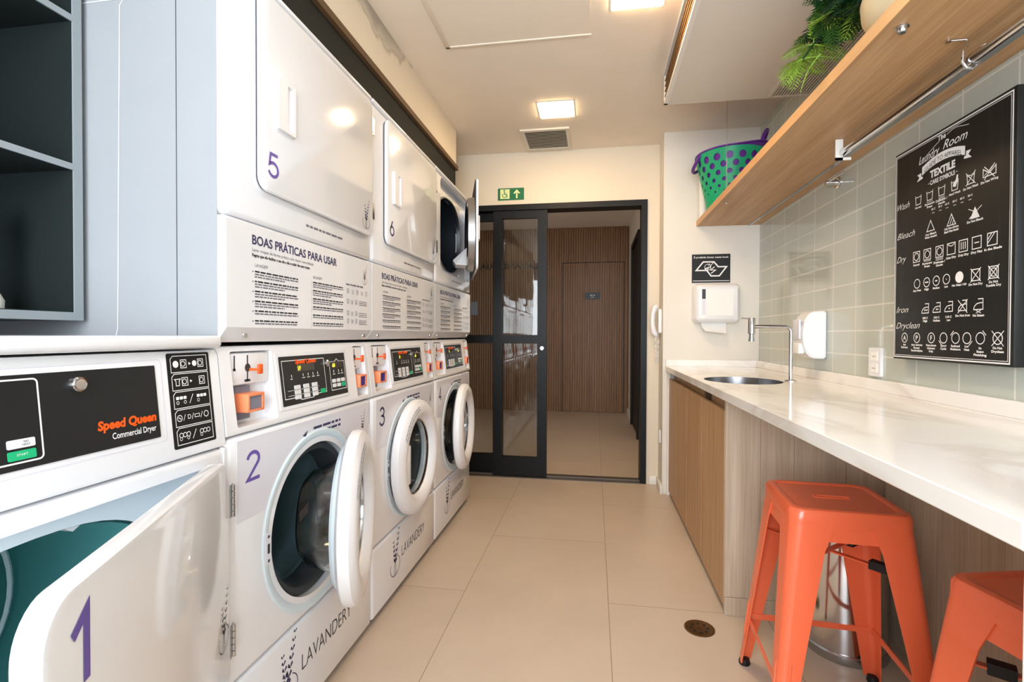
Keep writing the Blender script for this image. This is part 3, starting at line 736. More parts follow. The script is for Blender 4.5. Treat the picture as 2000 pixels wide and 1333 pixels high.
    if open_:
        c_ = (.0, -hy + oy, oz)
        b = B(); n_ = 56
        def rg(k_, x): return [(x, c_[1] + sup(2 * PI * j / n_, 0, ea * k_, eb * k_)[0], c_[2] + sup(2 * PI * j / n_, 0, ea * k_, eb * k_)[1]) for j in range(n_)]
        b.loft([rg(1.0, .001), rg(.97, -.035), rg(.90, -.042), rg(.86, -.03), rg(.84, -.006)], True, False); obj('inner_rim', b, 'steel', door)
        b = B().loft([rg(.84, -.004), rg(.80, -.010), rg(.4, -.014), rg(.05, -.015)], True, True); obj('inner_panel', b, 'drum_dark', door)
        b = B().prism([(-.006, c_[1] - .10, 1.470), (-.10, c_[1] - .09, 1.475), (-.115, c_[1] - .05, 1.505), (-.02, c_[1] + .0, 1.60), (-.006, c_[1] + .0, 1.60)], (0, .14, 0)); obj('lint_chute', b, 'white_plastic', door)
    for o_ in set(C.objects) - n0: o_.data.transform(Matrix.Translation((0, 0, -Z)))
    if open_:
        n0 = set(C.objects); drum_shell(t, oy, oz, ea * 1.0, eb * 1.0, -.036, .5, 'drum_dark')
        b = B(); n_ = 56; b.loft([[(x, oy + sup(2 * PI * j / n_, 0, ea * k_, eb * k_)[0], oz + sup(2 * PI * j / n_, 0, ea * k_, eb * k_)[1]) for j in range(n_)] for x, k_ in ((-.034, 1.03), (-.028, 1.02), (-.028, .99), (-.05, .985), (-.05, 1.0))], True, False); obj('opening_rim', b, 'steel', t)
        for o_ in set(C.objects) - n0: o_.data.transform(Matrix.Translation((0, 0, -Z)))
    return t
stacked(.991, 5, 'lilac_print', label='white stacked tumble dryer numbered 5, nearest the grey shelves')
stacked(.991 + PW_, 6, 'navy_print', label='white stacked tumble dryer numbered 6, middle of the upper row')
stacked(.991 + 2 * PW_, 7, 'navy_print', True, label='white stacked tumble dryer with its door open, nearest the glass door')

# ------------------------------------------------------------------ front dryer (number 1)
Y1 = .252
t = thing('tumble_dryer', (-.798, Y1, 0), 'white single dryer numbered 1 with black control panel and door swung open', 'tumble dryer')
body = B().box(-DEP, 0, 0, .734, .02, .838, .014, 3)
c1 = B(); c1.prism([(.1, u, v) for u, v in rr(.05, .30, .712, .806, .04)], (-.145, 0, 0))
tb = B(); tb.bm.from_mesh(diff(body, c1, 'white_enamel'))
oy, oz, ea, eb = .385, .545, .265, .228
me = diff(tb, opening(B(), .1, -.6, oy, oz, ea, eb), 'white_enamel'); tb = B(); tb.bm.from_mesh(me)
link('cabinet', diff(tb, B().box(-.66, -.066, .02, .714, .06, .815), 'white_enamel'), t)
b = B(); pts = rr(.052, .302, .710, .804, .038); b.prism([(-.0450, u, v) for u, v in pts], (.002, 0, 0))
link('door_recess', diff(b, opening(B(), .1, -.3, oy, oz, ea, eb), 'blue_white'), t)
dr = drum_shell(t, oy, oz, ea, eb, -.046, .52, 'drum_teal')
b = B().lathe([(.234, 0), (.240, .004), (.246, 0), (.240, -.004)], (-.452, .405, oz), 'X', 48, closed=True); obj('drum_ring', b, 'blue_white', dr)
b = B().prism([(-.072, oy + .02, oz + eb + .02), (-.072, oy + .16, oz + eb + .02), (-.072, oy + .08, oz + eb - .022)], (-.06, 0, 0)); obj('drum_light_cover', b, 'white_plastic', dr)
obj('side_seam', B().box(-.01, .0008, .728, .7335, .02, .838), 'white_plastic', t)
prof = [(-DEP, .842), (-.002, .842), (.0, .848), (-.020, 1.040), (-.026, 1.052), (-DEP, 1.052)]
fa = obj('control_fascia', B().prism([(x, 0, z) for x, z in prof], (0, .734, 0)), 'white_plastic', t)
obj('top_panel', B().box(-DEP, -.002, 0, .732, 1.0565, 1.0835, .010, 3), 'white_enamel', t)
fs = Fr((0, 0, .848), (0, 1, 0), (-.020, 0, .192))
def V(z): return (z - .848) / .9946
b = B(); stroke(b, fs, rr(.015, V(.884), .586, V(1.037), .006), .0016, True, .0006); obj('panel_bezel', b, 'decal_film', fa)
b = B(); slab(b, fs, .020, V(.893), .571, V(1.027), 0, .002, .002); pn = obj('display_panel', b, 'black_panel', fa)
b = B(); stroke(b, fs, rr(.030, V(.903), .368, V(1.020), .006), .0025, True, .0024)
text(b, fs, .255, V(.945), '', .01); b.mi = 4
text(b, fs, .255, V(.990), '18', .018, d=.0026, bold=.0, width=.045)
b.mi = 0
for k in range(5): scrib(b, fs, .285 + .002 * k, .307, V(.965 - k * .004), .0028, .0024)
disc(b, fs, .300, V(.975), .002, 10, .0024)
b.mi = 1
for u, v in ((.255, .9225), (.255, .9065), (.322, .9235)): slab(b, fs, u, V(v), u + .036, V(v + .0125), .002, .0032, .002, 2)
b.mi = 2; slab(b, fs, .322, V(.9068), .358, V(.920), .002, .0034, .002, 2)
b.mi = 3; text(b, fs, .346, V(.9305), 'NO', .003, d=.0034, align='C'); text(b, fs, .346, V(.9262), 'HEAT', .003, d=.0034, align='C'); text(b, fs, .27, V(.9105), 'DELICATES', .0028, d=.0034, align='C')
b.mi = 0; text(b, fs, .340, V(.9125), 'START', .0035, d=.0036, align='C')
obj('keypad', b, ['white_print', 'button_white', 'button_green', 'dark_print', 'lcd_dim'], pn)
b = B(); text(b, fs, .452, V(.926), 'Speed Queen', .0145, width=.112, bold=.045, shear=.1, d=.0026); obj('orange_lettering', b, 'orange_print', pn)
b = B(); text(b, fs, .476, V(.9075), 'Commercial Dryer', .0105, width=.086, bold=.012, d=.0026); obj('white_lettering', b, 'white_print', pn)
obj('lock', B().lathe([(.0001, .012), (.0085, .012), (.0085, .009), (.0115, .010), (.0125, .006), (.0125, 0)], (-.016, .424, 1.006), 'X', 24), 'chrome', pn)
b = B(); slab(b, fs, .600, V(.861), .708, V(1.048), 0, .001, .004); q_ = obj('instruction_plate', b, 'black_rubber', fa)
b = B()
for k in range(5):
    v0 = V(.868 + .0355 * k); v1 = v0 + .0325; stroke(b, fs, [(.608, v0), (.700, v0), (.700, v1), (.614, v1), (.608, v1 - .006)], .0014, True, .0014)
    vc = (v0 + v1) / 2
    if k in (3, 4):
        if k == 4: disc(b, fs, .620, vc, .007, 14, .0014)
        else: stroke(b, fs, [(.614, vc + .006), (.617, vc + .002), (.617, vc - .007), (.625, vc - .007), (.625, vc + .002), (.628, vc + .006)], .0015, True, .0014)
        for u in (.632, .676): stroke(b, fs, [(u, vc - .008), (u + .014, vc - .008), (u + .014, vc + .008), (u, vc + .008)], .0014, True, .0014); ring(b, fs, u + .006, vc, .005, .0014, 14, .0014)
        b.face([fs.p(*p_, .0014) for p_ in ((.652, vc - .003), (.658, vc), (.652, vc + .003))])
        if k == 4: disc(b, fs, .667, vc, .006, 14, .0014)
    elif k == 2 or k == 0:
        for u in (.614, .623, .632, .666, .675, .684):
            if k == 2: slab(b, fs, u, vc + .001, u + .007, vc + .007, .001, .0014, .001, 2)
            else: ring(b, fs, u + .004, vc + .002, .0045, .0014, 12, .0014)
            if u in (.614, .632, .666): ring(b, fs, u + .003, vc - .005, .003, .001, 10, .0014)
        stroke(b, fs, [(.646, vc - .009), (.656, vc + .009)], .0014, False, .0014)
    else:
        for u in (.618, .686): ring(b, fs, u, vc, .006, .0014, 14, .0014)
        stroke(b, fs, [(.615, vc + .002), (.621, vc - .002)], .002, False, .0014); text(b, fs, .638, vc - .004, 'D', .009, d=.0014); stroke(b, fs, [(.656, vc - .003), (.668, vc - .003), (.668, vc + .003), (.656, vc + .003)], .0012, True, .0014)
        for u in (.629, .650, .673): stroke(b, fs, [(u - .002, vc - .006), (u + .003, vc + .006)], .0012, False, .0014)
obj('pictograms', b, 'white_print', q_)
# door
hy = .712
b = B(); q = [[(x, u - hy, v) for u, v in rr(.085 + k, .325 + k, .706 - k, .820 - k, .05, 8)] for x, k in ((-.014, .006), (-.010, 0), (.010, 0), (.015, .003), (.017, .009))]
b.loft(q); door = obj('door', b, 'white_enamel', t, (.010, hy, 0)); door.rotation_euler = (0, 0, math.radians(24))
fd = Fr((.017, -hy, 0), (0, 1, 0), (0, 0, 1))
b = B(); digit(b, fd, 1, .125, .708, .080, .052, .0008, .16); obj('number', b, 'lilac_print', door)
b = B(); sprig(b, fd, .655, .435, .115); obj('sprig_emblem', b, 'dark_print', door)
b = B().box(-.035, -.012, -.6, -.58, .54, .62, .003); obj('latch', b, 'white_plastic', door)
for z in (.42, .725):
    b = B()
    for k in range(5): b.cyl((.020, .002, z - .034 + k * .0142), (.020, .002, z - .034 + k * .0142 + .0126), .0045, 12)
    b.box(.016, .018, -.010, .012, z - .034, z + .036); obj('hinge', b, 'steel', door)

# ------------------------------------------------------------------ grey shelf cabinet on the left
t = thing('wall_shelf_unit', (-1.35, .45, 1.116), 'grey open shelf cabinet with black interior above the front dryer', 'shelf unit')
sx0, sx1, sy0, sy1 = -1.52, -1.150, -.12, .976
b = B().box(sx0, sx1, sy1 - .02, sy1, 1.116, 2.14).box(sx0, sx1, sy0, sy0 + .02, 1.116, 2.14).box(sx0, sx1, sy0 + .02, sy1 - .02, 1.116, 1.134).box(sx0, sx1, sy0 + .02, sy1 - .02, 2.12, 2.14)
b.mi = 1
b.box(sx0, sx0 + .01, sy0 + .02, sy1 - .02, 1.134, 2.12).box(sx0 + .01, sx1 - .003, sy1 - .022, sy1 - .0195, 1.134, 2.12).box(sx0 + .01, sx1 - .003, sy0 + .02, sy1 - .022, 1.134, 1.136)
obj('carcass', b, ['shelf_grey', 'shelf_black'], t, local=False)
for z in (1.452, 1.782):
    b = B().box(sx1 - .004, sx1, sy0 + .02, sy1 - .02, z, z + .014); b.mi = 1; b.box(sx0 + .01, sx1 - .004, sy0 + .02, sy1 - .022, z, z + .014)
    obj('shelf', b, ['shelf_grey', 'shelf_black'], t, local=False)
struct('shelf_gap_shade', B().box(XL, -1.535, -.3, .985, 1.0, 1.95), 'recess_dark')  # dark wall sheet, paints shade in the gap under the shelf unit
b = B().lathe([(.0001, 0), (.035, 0), (.036, .02), (.022, .05), (.016, .09), (.018, .10), (.0001, .10)], (0, 0, 0), 'Z', 24)
t = thing('figurine', (-1.262, .857, 1.136), 'small white figurine at the left edge on the lowest dark shelf', 'figurine')
obj('gown', b, 'statue_white', t); obj('hands', B().lathe([(.0001, .098), (.015, .10), (.019, .112), (.014, .126), (.0001, .128)], (0, 0, 0), 'Z', 20), 'statue_tan', t)
obj('torso', B().lathe([(.0001, .126), (.014, .128), (.019, .15), (.024, .18), (.018, .21), (.010, .222), (.0001, .225)], (0, 0, 0), 'Z', 20), 'statue_white', t)

# ------------------------------------------------------------------ countertop, sink, cabinet
t = thing('countertop', (.78, 2.1, .8425), 'long white marble countertop with backsplash along the tiled wall', 'countertop')
ct = B().box(.48, XR - .001, .652, YP - .001, .8425, .877, .002, 1)
sk = B(); sc_ = (.685, 2.49); n_ = 40
def srr(k, n_=48): return [(.685 + (.168 + k) * math.cos(2 * PI * i / n_), 2.495 + (.205 + k) * math.sin(2 * PI * i / n_)) for i in range(n_)]
sk.prism([(u, v, .80) for u, v in srr(0)], (0, 0, .2))
ctm = diff(ct, sk, 'marble'); ctm.transform(Matrix.Translation(-Vector(t.location))); link('slab', ctm, t)
obj('backsplash', B().box(XR - .020, XR - .001, .652, YP - .001, .877, .921, .0015, 1).box(X0 + .02, XR - .020, YP - .020, YP - .001, .877, .921, .0015, 1), 'marble', t, local=False)
obj('end_leg', B().box(.48, XR - .001, .617, .652, 0, .877, .002, 1), 'marble', t, local=False)
t = thing('sink', (.685, 2.49, .70), 'undermounted stainless steel sink bowl below the tap', 'sink')
b = B(); rings = []
for k, z in ((-.0005, .8766), (-.003, .8766), (-.005, .83), (-.012, .72), (-.05, .70), (-.14, .698)): rings.append([(u, v, z) for u, v in srr(k)])
b.loft(rings, True, False); b.face(rings[-1]); obj('bowl', b, 'sink_steel', t, local=False)
obj('drain', B().lathe([(.0001, .7), (.03, .7), (.034, .703), (.034, .698)], (.685, 2.49, 0), 'Z', 24), 'chrome', t, local=False)
t = thing('faucet', (.893, 2.489, .877), 'tall chrome angled tap standing beside the sink', 'faucet')
b = B().lathe([(.026, 0), (.026, .004), (.012, .008), (.0001, .009)], (0, 0, 0), 'Z', 24); obj('base_plate', b, 'chrome', t)
pth = [(0, 0, .004), (0, 0, .225)] + [(-.026 + .026 * math.cos(a), 0, .225 + .026 * math.sin(a)) for a in [math.radians(x_) for x_ in (15, 30, 45, 60, 75, 90)]] + [(-.165, 0, .251)]
obj('spout_pipe', B().tube(pth, .0085, 14), 'chrome', t)
hd = obj('valve_body', B().lathe([(.0001, .292), (.014, .292), (.0155, .288), (.0155, .218), (.011, .214), (.011, .198), (.013, .196), (.013, .182), (.0001, .182)], (-.170, 0, 0), 'Z', 24), 'chrome', t)
obj('lever', B().cyl((-.174, 0, .288), (-.215, 0, .290), .0035, 10), 'chrome', t)
# soap dispenser on the tiles
t = thing('soap_dispenser', (XR, 2.60, 1.09), 'rounded white wall dispenser mounted on the tiles beside the tap', 'dispenser')
b = B(); out = []
for k in range(13): a = math.radians(90 - 180 * k / 12); out.append((-.045 - .062 * math.cos(a) ** .8 if math.cos(a) > 1e-6 else -.045, .0 + .112 * math.sin(a)))
out = [(-.002, .112)] + out + [(-.002, -.112)]
b.prism([(x_, -.035, z_) for x_, z_ in out], (0, .125, 0)); bmesh.ops.bevel(b.bm, geom=b.bm.edges[:], offset=.006, segments=3, affect='EDGES'); obj('cover', b, 'white_plastic', t)
b = B(); b.box(-.118, -.002, -.04, -.034, -.1, .1); b = B().box(-.114, -.104, -.01, .07, -.02, .075, .003); obj('level_window', b, 'decal_film', t)
obj('push_bar', B().box(-.118, -.09, -.015, .075, -.09, -.04, .006), 'paper', t)
# socket plate
fr_ = Fr((XR, 0, 0), (0, -1, 0), (0, 0, 1))
b = B(); slab(b, fr_, -2.183, .931, -2.100, 1.041, 0, .010, .006); t = tag(obj('wall_socket', b, 'white_plastic'), 'white double socket plate on the tiles below the chalkboard edge', 'socket')
b = B(); slab(b, fr_, -2.165, .990, -2.118, 1.025, .010, .012, .004); slab(b, fr_, -2.165, .945, -2.118, .980, .010, .012, .004); obj('socket_insert', b, 'paper', t)
b = B()
for z in (1.008, .962):
    for dy in (-.008, 0, .008): disc(b, fr_, -2.1415 + dy, z, .0022, 10, .0124)
obj('socket_holes', b, 'seam_dark', t)
# chrome fixture on the tiles under the shelf
t = thing('wall_hook', (XR, 2.47, 1.775), 'chrome wall hook with round flange on the tiles under the shelf', 'hook')
obj('flange', B().lathe([(.0001, -.012), (.024, -.012), (.028, -.006), (.028, 0), (.0001, 0)], (0, 0, 0), 'X', 28), 'chrome', t)
obj('stem', B().cyl((-.01, 0, 0), (-.055, 0, 0), .011, 16), 'chrome', t)
obj('arm', B().cyl((-.045, .0, 0), (-.045, -.15, .004), .0035, 10), 'chrome', t)

# base cabinet
t = thing('base_cabinet', (.79, 2.8, 0), 'light oak base cabinet with four flat doors under the sink', 'cabinet')
obj('carcass', B().box(.524, XR - .004, 2.075, YP - .02, .03, .66).box(.535, .55, 2.075, YP - .02, .78, .8415).box(.55, XR - .01, 2.1, YP - .04, 0, .03), 'wood_cabinet', t, local=False)
jt = [2.056, 2.48, 2.86, 3.24, 3.53]
for a, c_ in zip(jt, jt[1:]): obj('door', B().box(.502, .520, a + .004, c_ - .004, .032, .793, .0008, 1), 'wood_cabinet', t, local=False)
b = B(); xs = [.504, .632, .752, .932, XR - .004]
for a, c_ in zip(xs, xs[1:]): b.box(a, c_ - .0015, 2.05, 2.068, .072, .8415)
b.box(.506, XR - .004, 2.053, 2.066, .07, .8415); obj('end_panel', b, 'wood_panel', t, local=False)
obj('plinth', B().box(.504, .62, 2.046, 2.066, 0, .070, .001, 1).box(.6215, XR - .004, 2.050, 2.066, 0, .070, .001, 1), 'wood_panel', t, local=False)
obj('filler_strip', B().box(.492, .512, 3.533, YP - .002, 0, .842), 'trim_white', t, local=False)
b = B(); y = .655
while y < 2.04: b.box(XR - .018, XR - .0005, y, min(y + .42, 2.045) - .0015, .072, .8415); y += .42
b.box(XR - .016, XR - .0005, .655, 2.045, 0, .8415)
struct('trim_6', b, 'wood_panel')

# ------------------------------------------------------------------ oak shelf, its rail, cables, what stands on it
SZ = 1.82
t = thing('wall_shelf', (.88, 2.0, SZ), 'long oak shelf running along the tiled wall under the bulkhead', 'shelf')
obj('board', B().box(.678, XR - .001, .3, YP - .001, SZ, SZ + .036), 'wood_shelf', t, local=False)
obj('edge_band', B().box(.676, .678, .3, YP - .001, SZ, SZ + .036), 'wood_shelf_edge', t, local=False)
obj('light_strip', B().box(1.004, 1.020, .3, YP - .001, SZ - .003, SZ), 'steel', t, local=False)
for y, lb in ((2.938, 'far'), (1.334, 'near')):
    q_ = thing('shelf_cable', (.716, y, SZ), 'thin steel suspension cable at the %s end of the oak shelf' % ('far' if y > 2 else 'near'), 'cable')
    top = ZC if y > BY else BZ
    obj('wire', B().cyl((0, 0, -.004), (0, 0, top - SZ - .0005), .0012, 8), 'steel', q_)
    s_ = .4 if y > 2 else 1
    obj('end_fitting', B().lathe([(.0001, -.014 * s_ - .001), (.008 * s_, -.014 * s_ - .001), (.011 * s_, -.010 * s_), (.011 * s_, -.003), (.015 * s_, -.003), (.015 * s_, -.0002), (.0001, -.0002)], (0, 0, 0), 'Z', 20), 'chrome', q_)
t = thing('hanging_rail', (.912, 1.6, SZ), 'chrome clothes rail hung under the oak shelf', 'rail')
obj('rail_tube', B().lathe([(.0001, .35), (.013, .35), (.014, .352), (.014, 2.06), (.013, 2.064), (.0001, 2.064)], (.912, 0, 1.768), 'Y', 24), 'chrome', t, local=False)
for y in (2.055, 1.41):
    if y > 2: b = B().box(.886, .912, y + .002, y + .006, 1.742, SZ - .0005).box(.886, .94, y + .002, y + .006, 1.742, 1.752)
    else: b = B().tube([(.86, y, SZ - .003), (.90, y, SZ - .003), (.903, y, SZ - .01), (.903, y, SZ - .02)], .002, 8)
    if y < 2: b.tube([(.893, y, 1.79), (.892, y, 1.762), (.900, y, 1.748), (.914, y, 1.746), (.926, y, 1.755), (.928, y, 1.766)], .0035, 8); b.cyl((.86, y, SZ - .006), (.86, y, SZ), .006, 12)
    obj('bracket', b, 'trim_white' if y > 2 else 'chrome', t, local=False)

# flexible basket
t = thing('laundry_basket', (.828, 3.30, SZ + .036), 'green flexible basket full of round holes with purple rim on the oak shelf', 'basket')
b = B(); H_, r0, r1 = .335, .135, .205
b.lathe([(.0001, 0), (r0 - .012, 0), (r0, .012), (r1, H_), (r1 - .004, H_), (r0 - .004, .014), (r0 - .014, .004), (.0001, .004)], (0, 0, 0), 'Z', 64)
cut = B()
for j, (hz, hr) in enumerate(((.288, .021), (.243, .018), (.200, .0150), (.160, .0120), (.125, .009), (.095, .0065))):
    n_ = 17
    for k in range(n_):
        a = 2 * PI * (k + .5 * (j % 2)) / n_; rm = r0 + (r1 - r0) * hz / H_
        cut.cyl(((rm - .03) * math.cos(a), (rm - .03) * math.sin(a), hz), ((rm + .03) * math.cos(a), (rm + .03) * math.sin(a), hz), hr, 14)
link('outer_shell', diff(b, cut, 'basket_green'), t)
b = B().lathe([(.0001, .007), (r0 - .018, .007), (r0 - .012, .02), (r1 - .010, H_), (r1 - .010, H_ + .010), (r1 + .004, H_ + .010), (r1 + .005, H_ + .002), (r1 + .001, H_ + .001), (r1 + .0005, H_ + .0045), (r1 - .006, H_ + .0045), (r0 - .015, .023), (r0 - .022, .011), (.0001, .011)], (0, 0, 0), 'Z', 64)
for v in b.bm.verts:
    if v.co.z > H_ - .001: v.co.z += .045 * max(0, math.cos(math.atan2(v.co.y, v.co.x) + .25)) ** 2
obj('inner_liner', b, 'basket_purple', t)
for sg in (1, -1):
    b = B(); pts = []
    for k in range(13):
        a = math.radians(-34 + 68 * k / 12) + (0 if sg > 0 else PI) - .25; hh = math.sin(PI * k / 12) ** .6; e = .0 if sg > 0 else .02 * hh
        pts.append(((r1 - .004 + e) * math.cos(a), (r1 - .004 + e) * math.sin(a), H_ + .006 + (.085 if sg > 0 else -.07) * hh + (.04 * math.cos(a + .25) ** 2 if sg > 0 else 0)))
    obj('handle', b.tube(pts, .010, 10), 'basket_purple', t)
t2 = thing('white_cup', (.667 + .045, 3.50, SZ + .036), 'pale bottle standing behind the green basket against the far wall', 'bottle')
obj('bottle_body', B().lathe([(.0001, 0), (.028, 0), (.03, .01), (.03, .26), (.014, .30), (.014, .33), (.0001, .33)], (0, 0, 0), 'Z', 24), 'paper', t2)
t2.name = 'bottle'

# potted fern
t = thing('potted_fern', (.795, 1.435, SZ + .036), 'bushy green fern in a beige pot spilling over the oak shelf', 'plant')
b = B().lathe([(.0001, 0), (.070, 0), (.085, .015), (.108, .06), (.112, .10), (.100, .14), (.085, .150), (.080, .145), (.092, .10), (.0001, .10)], (0, 0, 0), 'Z', 40); obj('pot', b, 'pot_beige', t)
R = random.Random(3)
def frond(b, p0, dirv, L, droop, wid, n_=22, narrow=.16):
    p_ = Vector(p0); d_ = Vector(dirv).normalized(); st = L / n_; pts = [p_.copy()]
    for k in range(n_): d_ = (d_ + Vector((0, 0, -droop / n_))).normalized(); p_ = p_ + d_ * st; pts.append(p_.copy())
    b.tube(pts, [.0022 * (1 - .7 * i / n_) for i in range(len(pts))], 5)
    for i in range(2, n_ + 1):
        f_ = i / n_; ln = wid * math.sin(PI * min(.98, .12 + .86 * f_)) ** .6; tdir = (pts[i] - pts[i - 1]).normalized(); side = tdir.cross(Vector((0, 0, 1)))
        side = side.normalized() if side.length > .05 else Vector((1, 0, 0)); nrm = side.cross(tdir)
        for sg in (-1, 1):
            o_ = pts[i]; ld_ = (side * sg + tdir * .55 + nrm * R.uniform(-.25, .1)).normalized(); wv = tdir * ln * narrow
            tip = o_ + ld_ * ln + Vector((0, 0, -.12 * ln)); mid = o_ + ld_ * ln * .5 + Vector((0, 0, .03 * ln))
            b.face([o_ - wv * .4, mid - wv, tip, mid + wv])
bs = {'leaf_dark': B(), 'leaf_mid': B(), 'leaf_light': B()}
# stems leave the pot toward the far end; short fronds sit along them
stems = [((-.02, .02, .12), (-.145, .50, .07)), ((-.02, .02, .13), (-.09, .40, .14)), ((0, .02, .14), (-.02, .34, .20)), ((-.03, .0, .13), (-.12, .28, .12)), ((0, 0, .14), (.03, .22, .24)), ((0, -.02, .14), (-.05, .06, .26)), ((.02, -.02, .14), (.04, -.10, .22)), ((-.02, -.02, .13), (-.06, -.14, .20))]
for si, (a_, e_) in enumerate(stems):
    a_, e_ = Vector(a_), Vector(e_); e_.y *= .60; e_.z += .04; n_ = max(4, int((e_ - a_).length / .035)); pts = [a_.lerp(e_, k / n_) + Vector((0, 0, .06 * math.sin(PI * k / n_))) for k in range(n_ + 1)]
    bs['leaf_dark'].tube(pts, .003, 6)
    for k in range(1, n_ + 1):
        for q_ in range(8 if k < n_ else 9):
            a = R.uniform(0, 2 * PI); dv = (math.cos(a), math.sin(a) + .6, R.uniform(-.1, 1.0)); L_ = R.uniform(.07, .13)
            m_ = R.choice(('leaf_dark', 'leaf_dark', 'leaf_mid', 'leaf_mid', 'leaf_light')) if not (si == 0 and k > n_ - 2) else 'leaf_light'
            tip = pts[k] + Vector(dv).normalized() * L_
            if tip.x < -.20: continue
            frond(bs[m_], pts[k], dv, L_, R.uniform(.5, 1.4), R.uniform(.026, .042), 12, R.uniform(.09, .16))
for q_ in bs.values():      # nothing passes through the board
    for v in q_.bm.verts:
        lim = .006 if v.co.x > -.118 else -.05
        if v.co.z < lim: v.co.z = lim + R.uniform(0, .01)
        if math.hypot(v.co.x, v.co.y) < .118 and v.co.z < .13: v.co.z = .13 + R.uniform(0, .03)
frond(bs['leaf_light'], (-.11, .26, .10), (-.25, .1, -.2), .12, 1.6, .022, 12, .2)
for m_, q_ in bs.items(): tag(obj('foliage', q_, m_, t), {'leaf_dark': 'dark green fronds', 'leaf_mid': 'mid green fronds', 'leaf_light': 'pale yellow-green fronds'}[m_])

# ------------------------------------------------------------------ chalkboard
BXF = 1.038
t = thing('chalkboard_sign', (XR, 1.70, 1.0), 'black chalkboard style canvas of laundry care symbols hung on the tiles', 'sign')
obj('canvas', B().box(BXF, XR - .001, 1.447, 1.962, 1.008, 1.716, .003, 2), 'chalkboard', t, local=False)
fc = Fr((BXF, 1.96, 0), (0, -1, 0), (0, 0, 1))
b = B(); stroke(b, fc, [(.005, 1.0165), (.502, 1.0165), (.502, 1.706), (.005, 1.706)], .004, True, .0008); stroke(b, fc, [(.011, 1.0225), (.496, 1.0225), (.496, 1.700), (.011, 1.700)], .0015, True, .0008); obj('border', b, 'white_print', t, local=False)
b = B()
text(b, fc, .237, 1.684, 'The', .016, align='C', bold=.02)
text(b, fc, .130, 1.640, 'Laundry', .026, width=.098, shear=.4, rot=.06); text(b, fc, .243, 1.651, 'Room', .026, width=.102, shear=.4, rot=-.03)
stroke(b, fc, [(.130 + .24 * k / 20, 1.648 + .042 * math.sin(PI * (k / 20) ** 1.3) + (.006 if k > 15 else 0)) for k in range(9)], .0015); stroke(b, fc, [(.26 + .09 * k / 10, 1.690 + .006 * math.sin(PI * k / 10 * 1.4)) for k in range(11)], .0015)
for k in range(14):      # banner
    a0, a1 = k / 14, (k + 1) / 14; g_ = lambda a: .018 * (1 - (2 * a - 1) ** 2)
    b.face([fc.p(.146 + .19 * a0, 1.602 + g_(a0), .0008), fc.p(.146 + .19 * a1, 1.602 + g_(a1), .0008), fc.p(.146 + .19 * a1, 1.628 + g_(a1), .0008), fc.p(.146 + .19 * a0, 1.628 + g_(a0), .0008)])
b.face([fc.p(*p_, .0008) for p_ in ((.120, 1.588), (.150, 1.592), (.150, 1.598), (.142, 1.600), (.142, 1.612), (.122, 1.610), (.133, 1.600))])
b.face([fc.p(*p_, .0008) for p_ in ((.362, 1.588), (.349, 1.600), (.360, 1.610), (.340, 1.612), (.340, 1.600), (.332, 1.598), (.332, 1.592))])
text(b, fc, .241, 1.582, 'TEXTILE', .021, width=.112, align='C', bold=.05); text(b, fc, .241, 1.560, 'CARE SYMBOLS', .013, width=.110, align='C', bold=.03)
stroke(b, fc, [(.176, 1.566), (.184, 1.566)], .0015); stroke(b, fc, [(.299, 1.566), (.307, 1.566)], .0015)
def tri(u, v, s, fill=False):
    p_ = [(u - s, v - s * .8), (u + s, v - s * .8), (u, v + s)]
    if fill: b.face([fc.p(*q_, .0008) for q_ in p_])
    else: stroke(b, fc, p_, .0028, True)
def cross(u, v, s): stroke(b, fc, [(u - s, v - s), (u + s, v + s)], .0024, False, .0009); stroke(b, fc, [(u - s, v + s), (u + s, v - s)], .0024, False, .0009)
def sq(u, v, s): stroke(b, fc, [(u - s, v - s), (u + s, v - s), (u + s, v + s), (u - s, v + s)], .0026, True)
def cap(u, v, *ls, h=.0062):
    for k, l in enumerate(ls): text(b, fc, u, v - k * h * 1.5, l, h, width=min(.0052 * len(l) * h / .0062, .06), align='C', bold=.04)
for s, z in (('Wash', 1.518), ('Bleach', 1.418), ('Dry', 1.338), ('Iron', 1.166), ('Dryclean', 1.112)):
    text(b, fc, .016, z, s, .021, width=.019 * len(s) ** .92, shear=.45, bold=-.005)
def tub(u, v, s): stroke(b, fc, [(u - s, v + s), (u - s * .8, v - s), (u + s * .8, v - s), (u + s, v + s)], .0026); stroke(b, fc, [(u - s * .9, v + s * .5), (u - s * .45, v + s * .72), (u, v + s * .5), (u + s * .45, v + s * .72), (u + s * .9, v + s * .5)], .002)
for k, u in enumerate((.129, .185, .240, .296, .359)):
    tub(u, 1.529, .0145)
    for j in range(k if k < 3 else 0): stroke(b, fc, [(u - .0145, 1.509 - j * .004), (u + .0145, 1.509 - j * .004)], .0015)
b.face([fc.p(*p_, .0009) for p_ in ((.288, 1.526), (.300, 1.522), (.308, 1.536), (.310, 1.556), (.304, 1.556), (.300, 1.542), (.290, 1.536))]); cross(.359, 1.529, .018)
stroke(b, fc, [(.405, 1.516), (.449, 1.516), (.449, 1.538), (.427, 1.522), (.405, 1.538)], .0026, True); cross(.427, 1.526, .018); stroke(b, fc, [(.41, 1.52), (.44, 1.54)], .002)
cap(.129, 1.502, 'Normal'); cap(.185, 1.500, 'Permanent', 'Press'); cap(.240, 1.498, 'Delicate /', 'Gentle'); cap(.296, 1.502, 'Hand Wash'); cap(.359, 1.501, 'Do Not Wash'); cap(.427, 1.500, 'Do Not Wring')
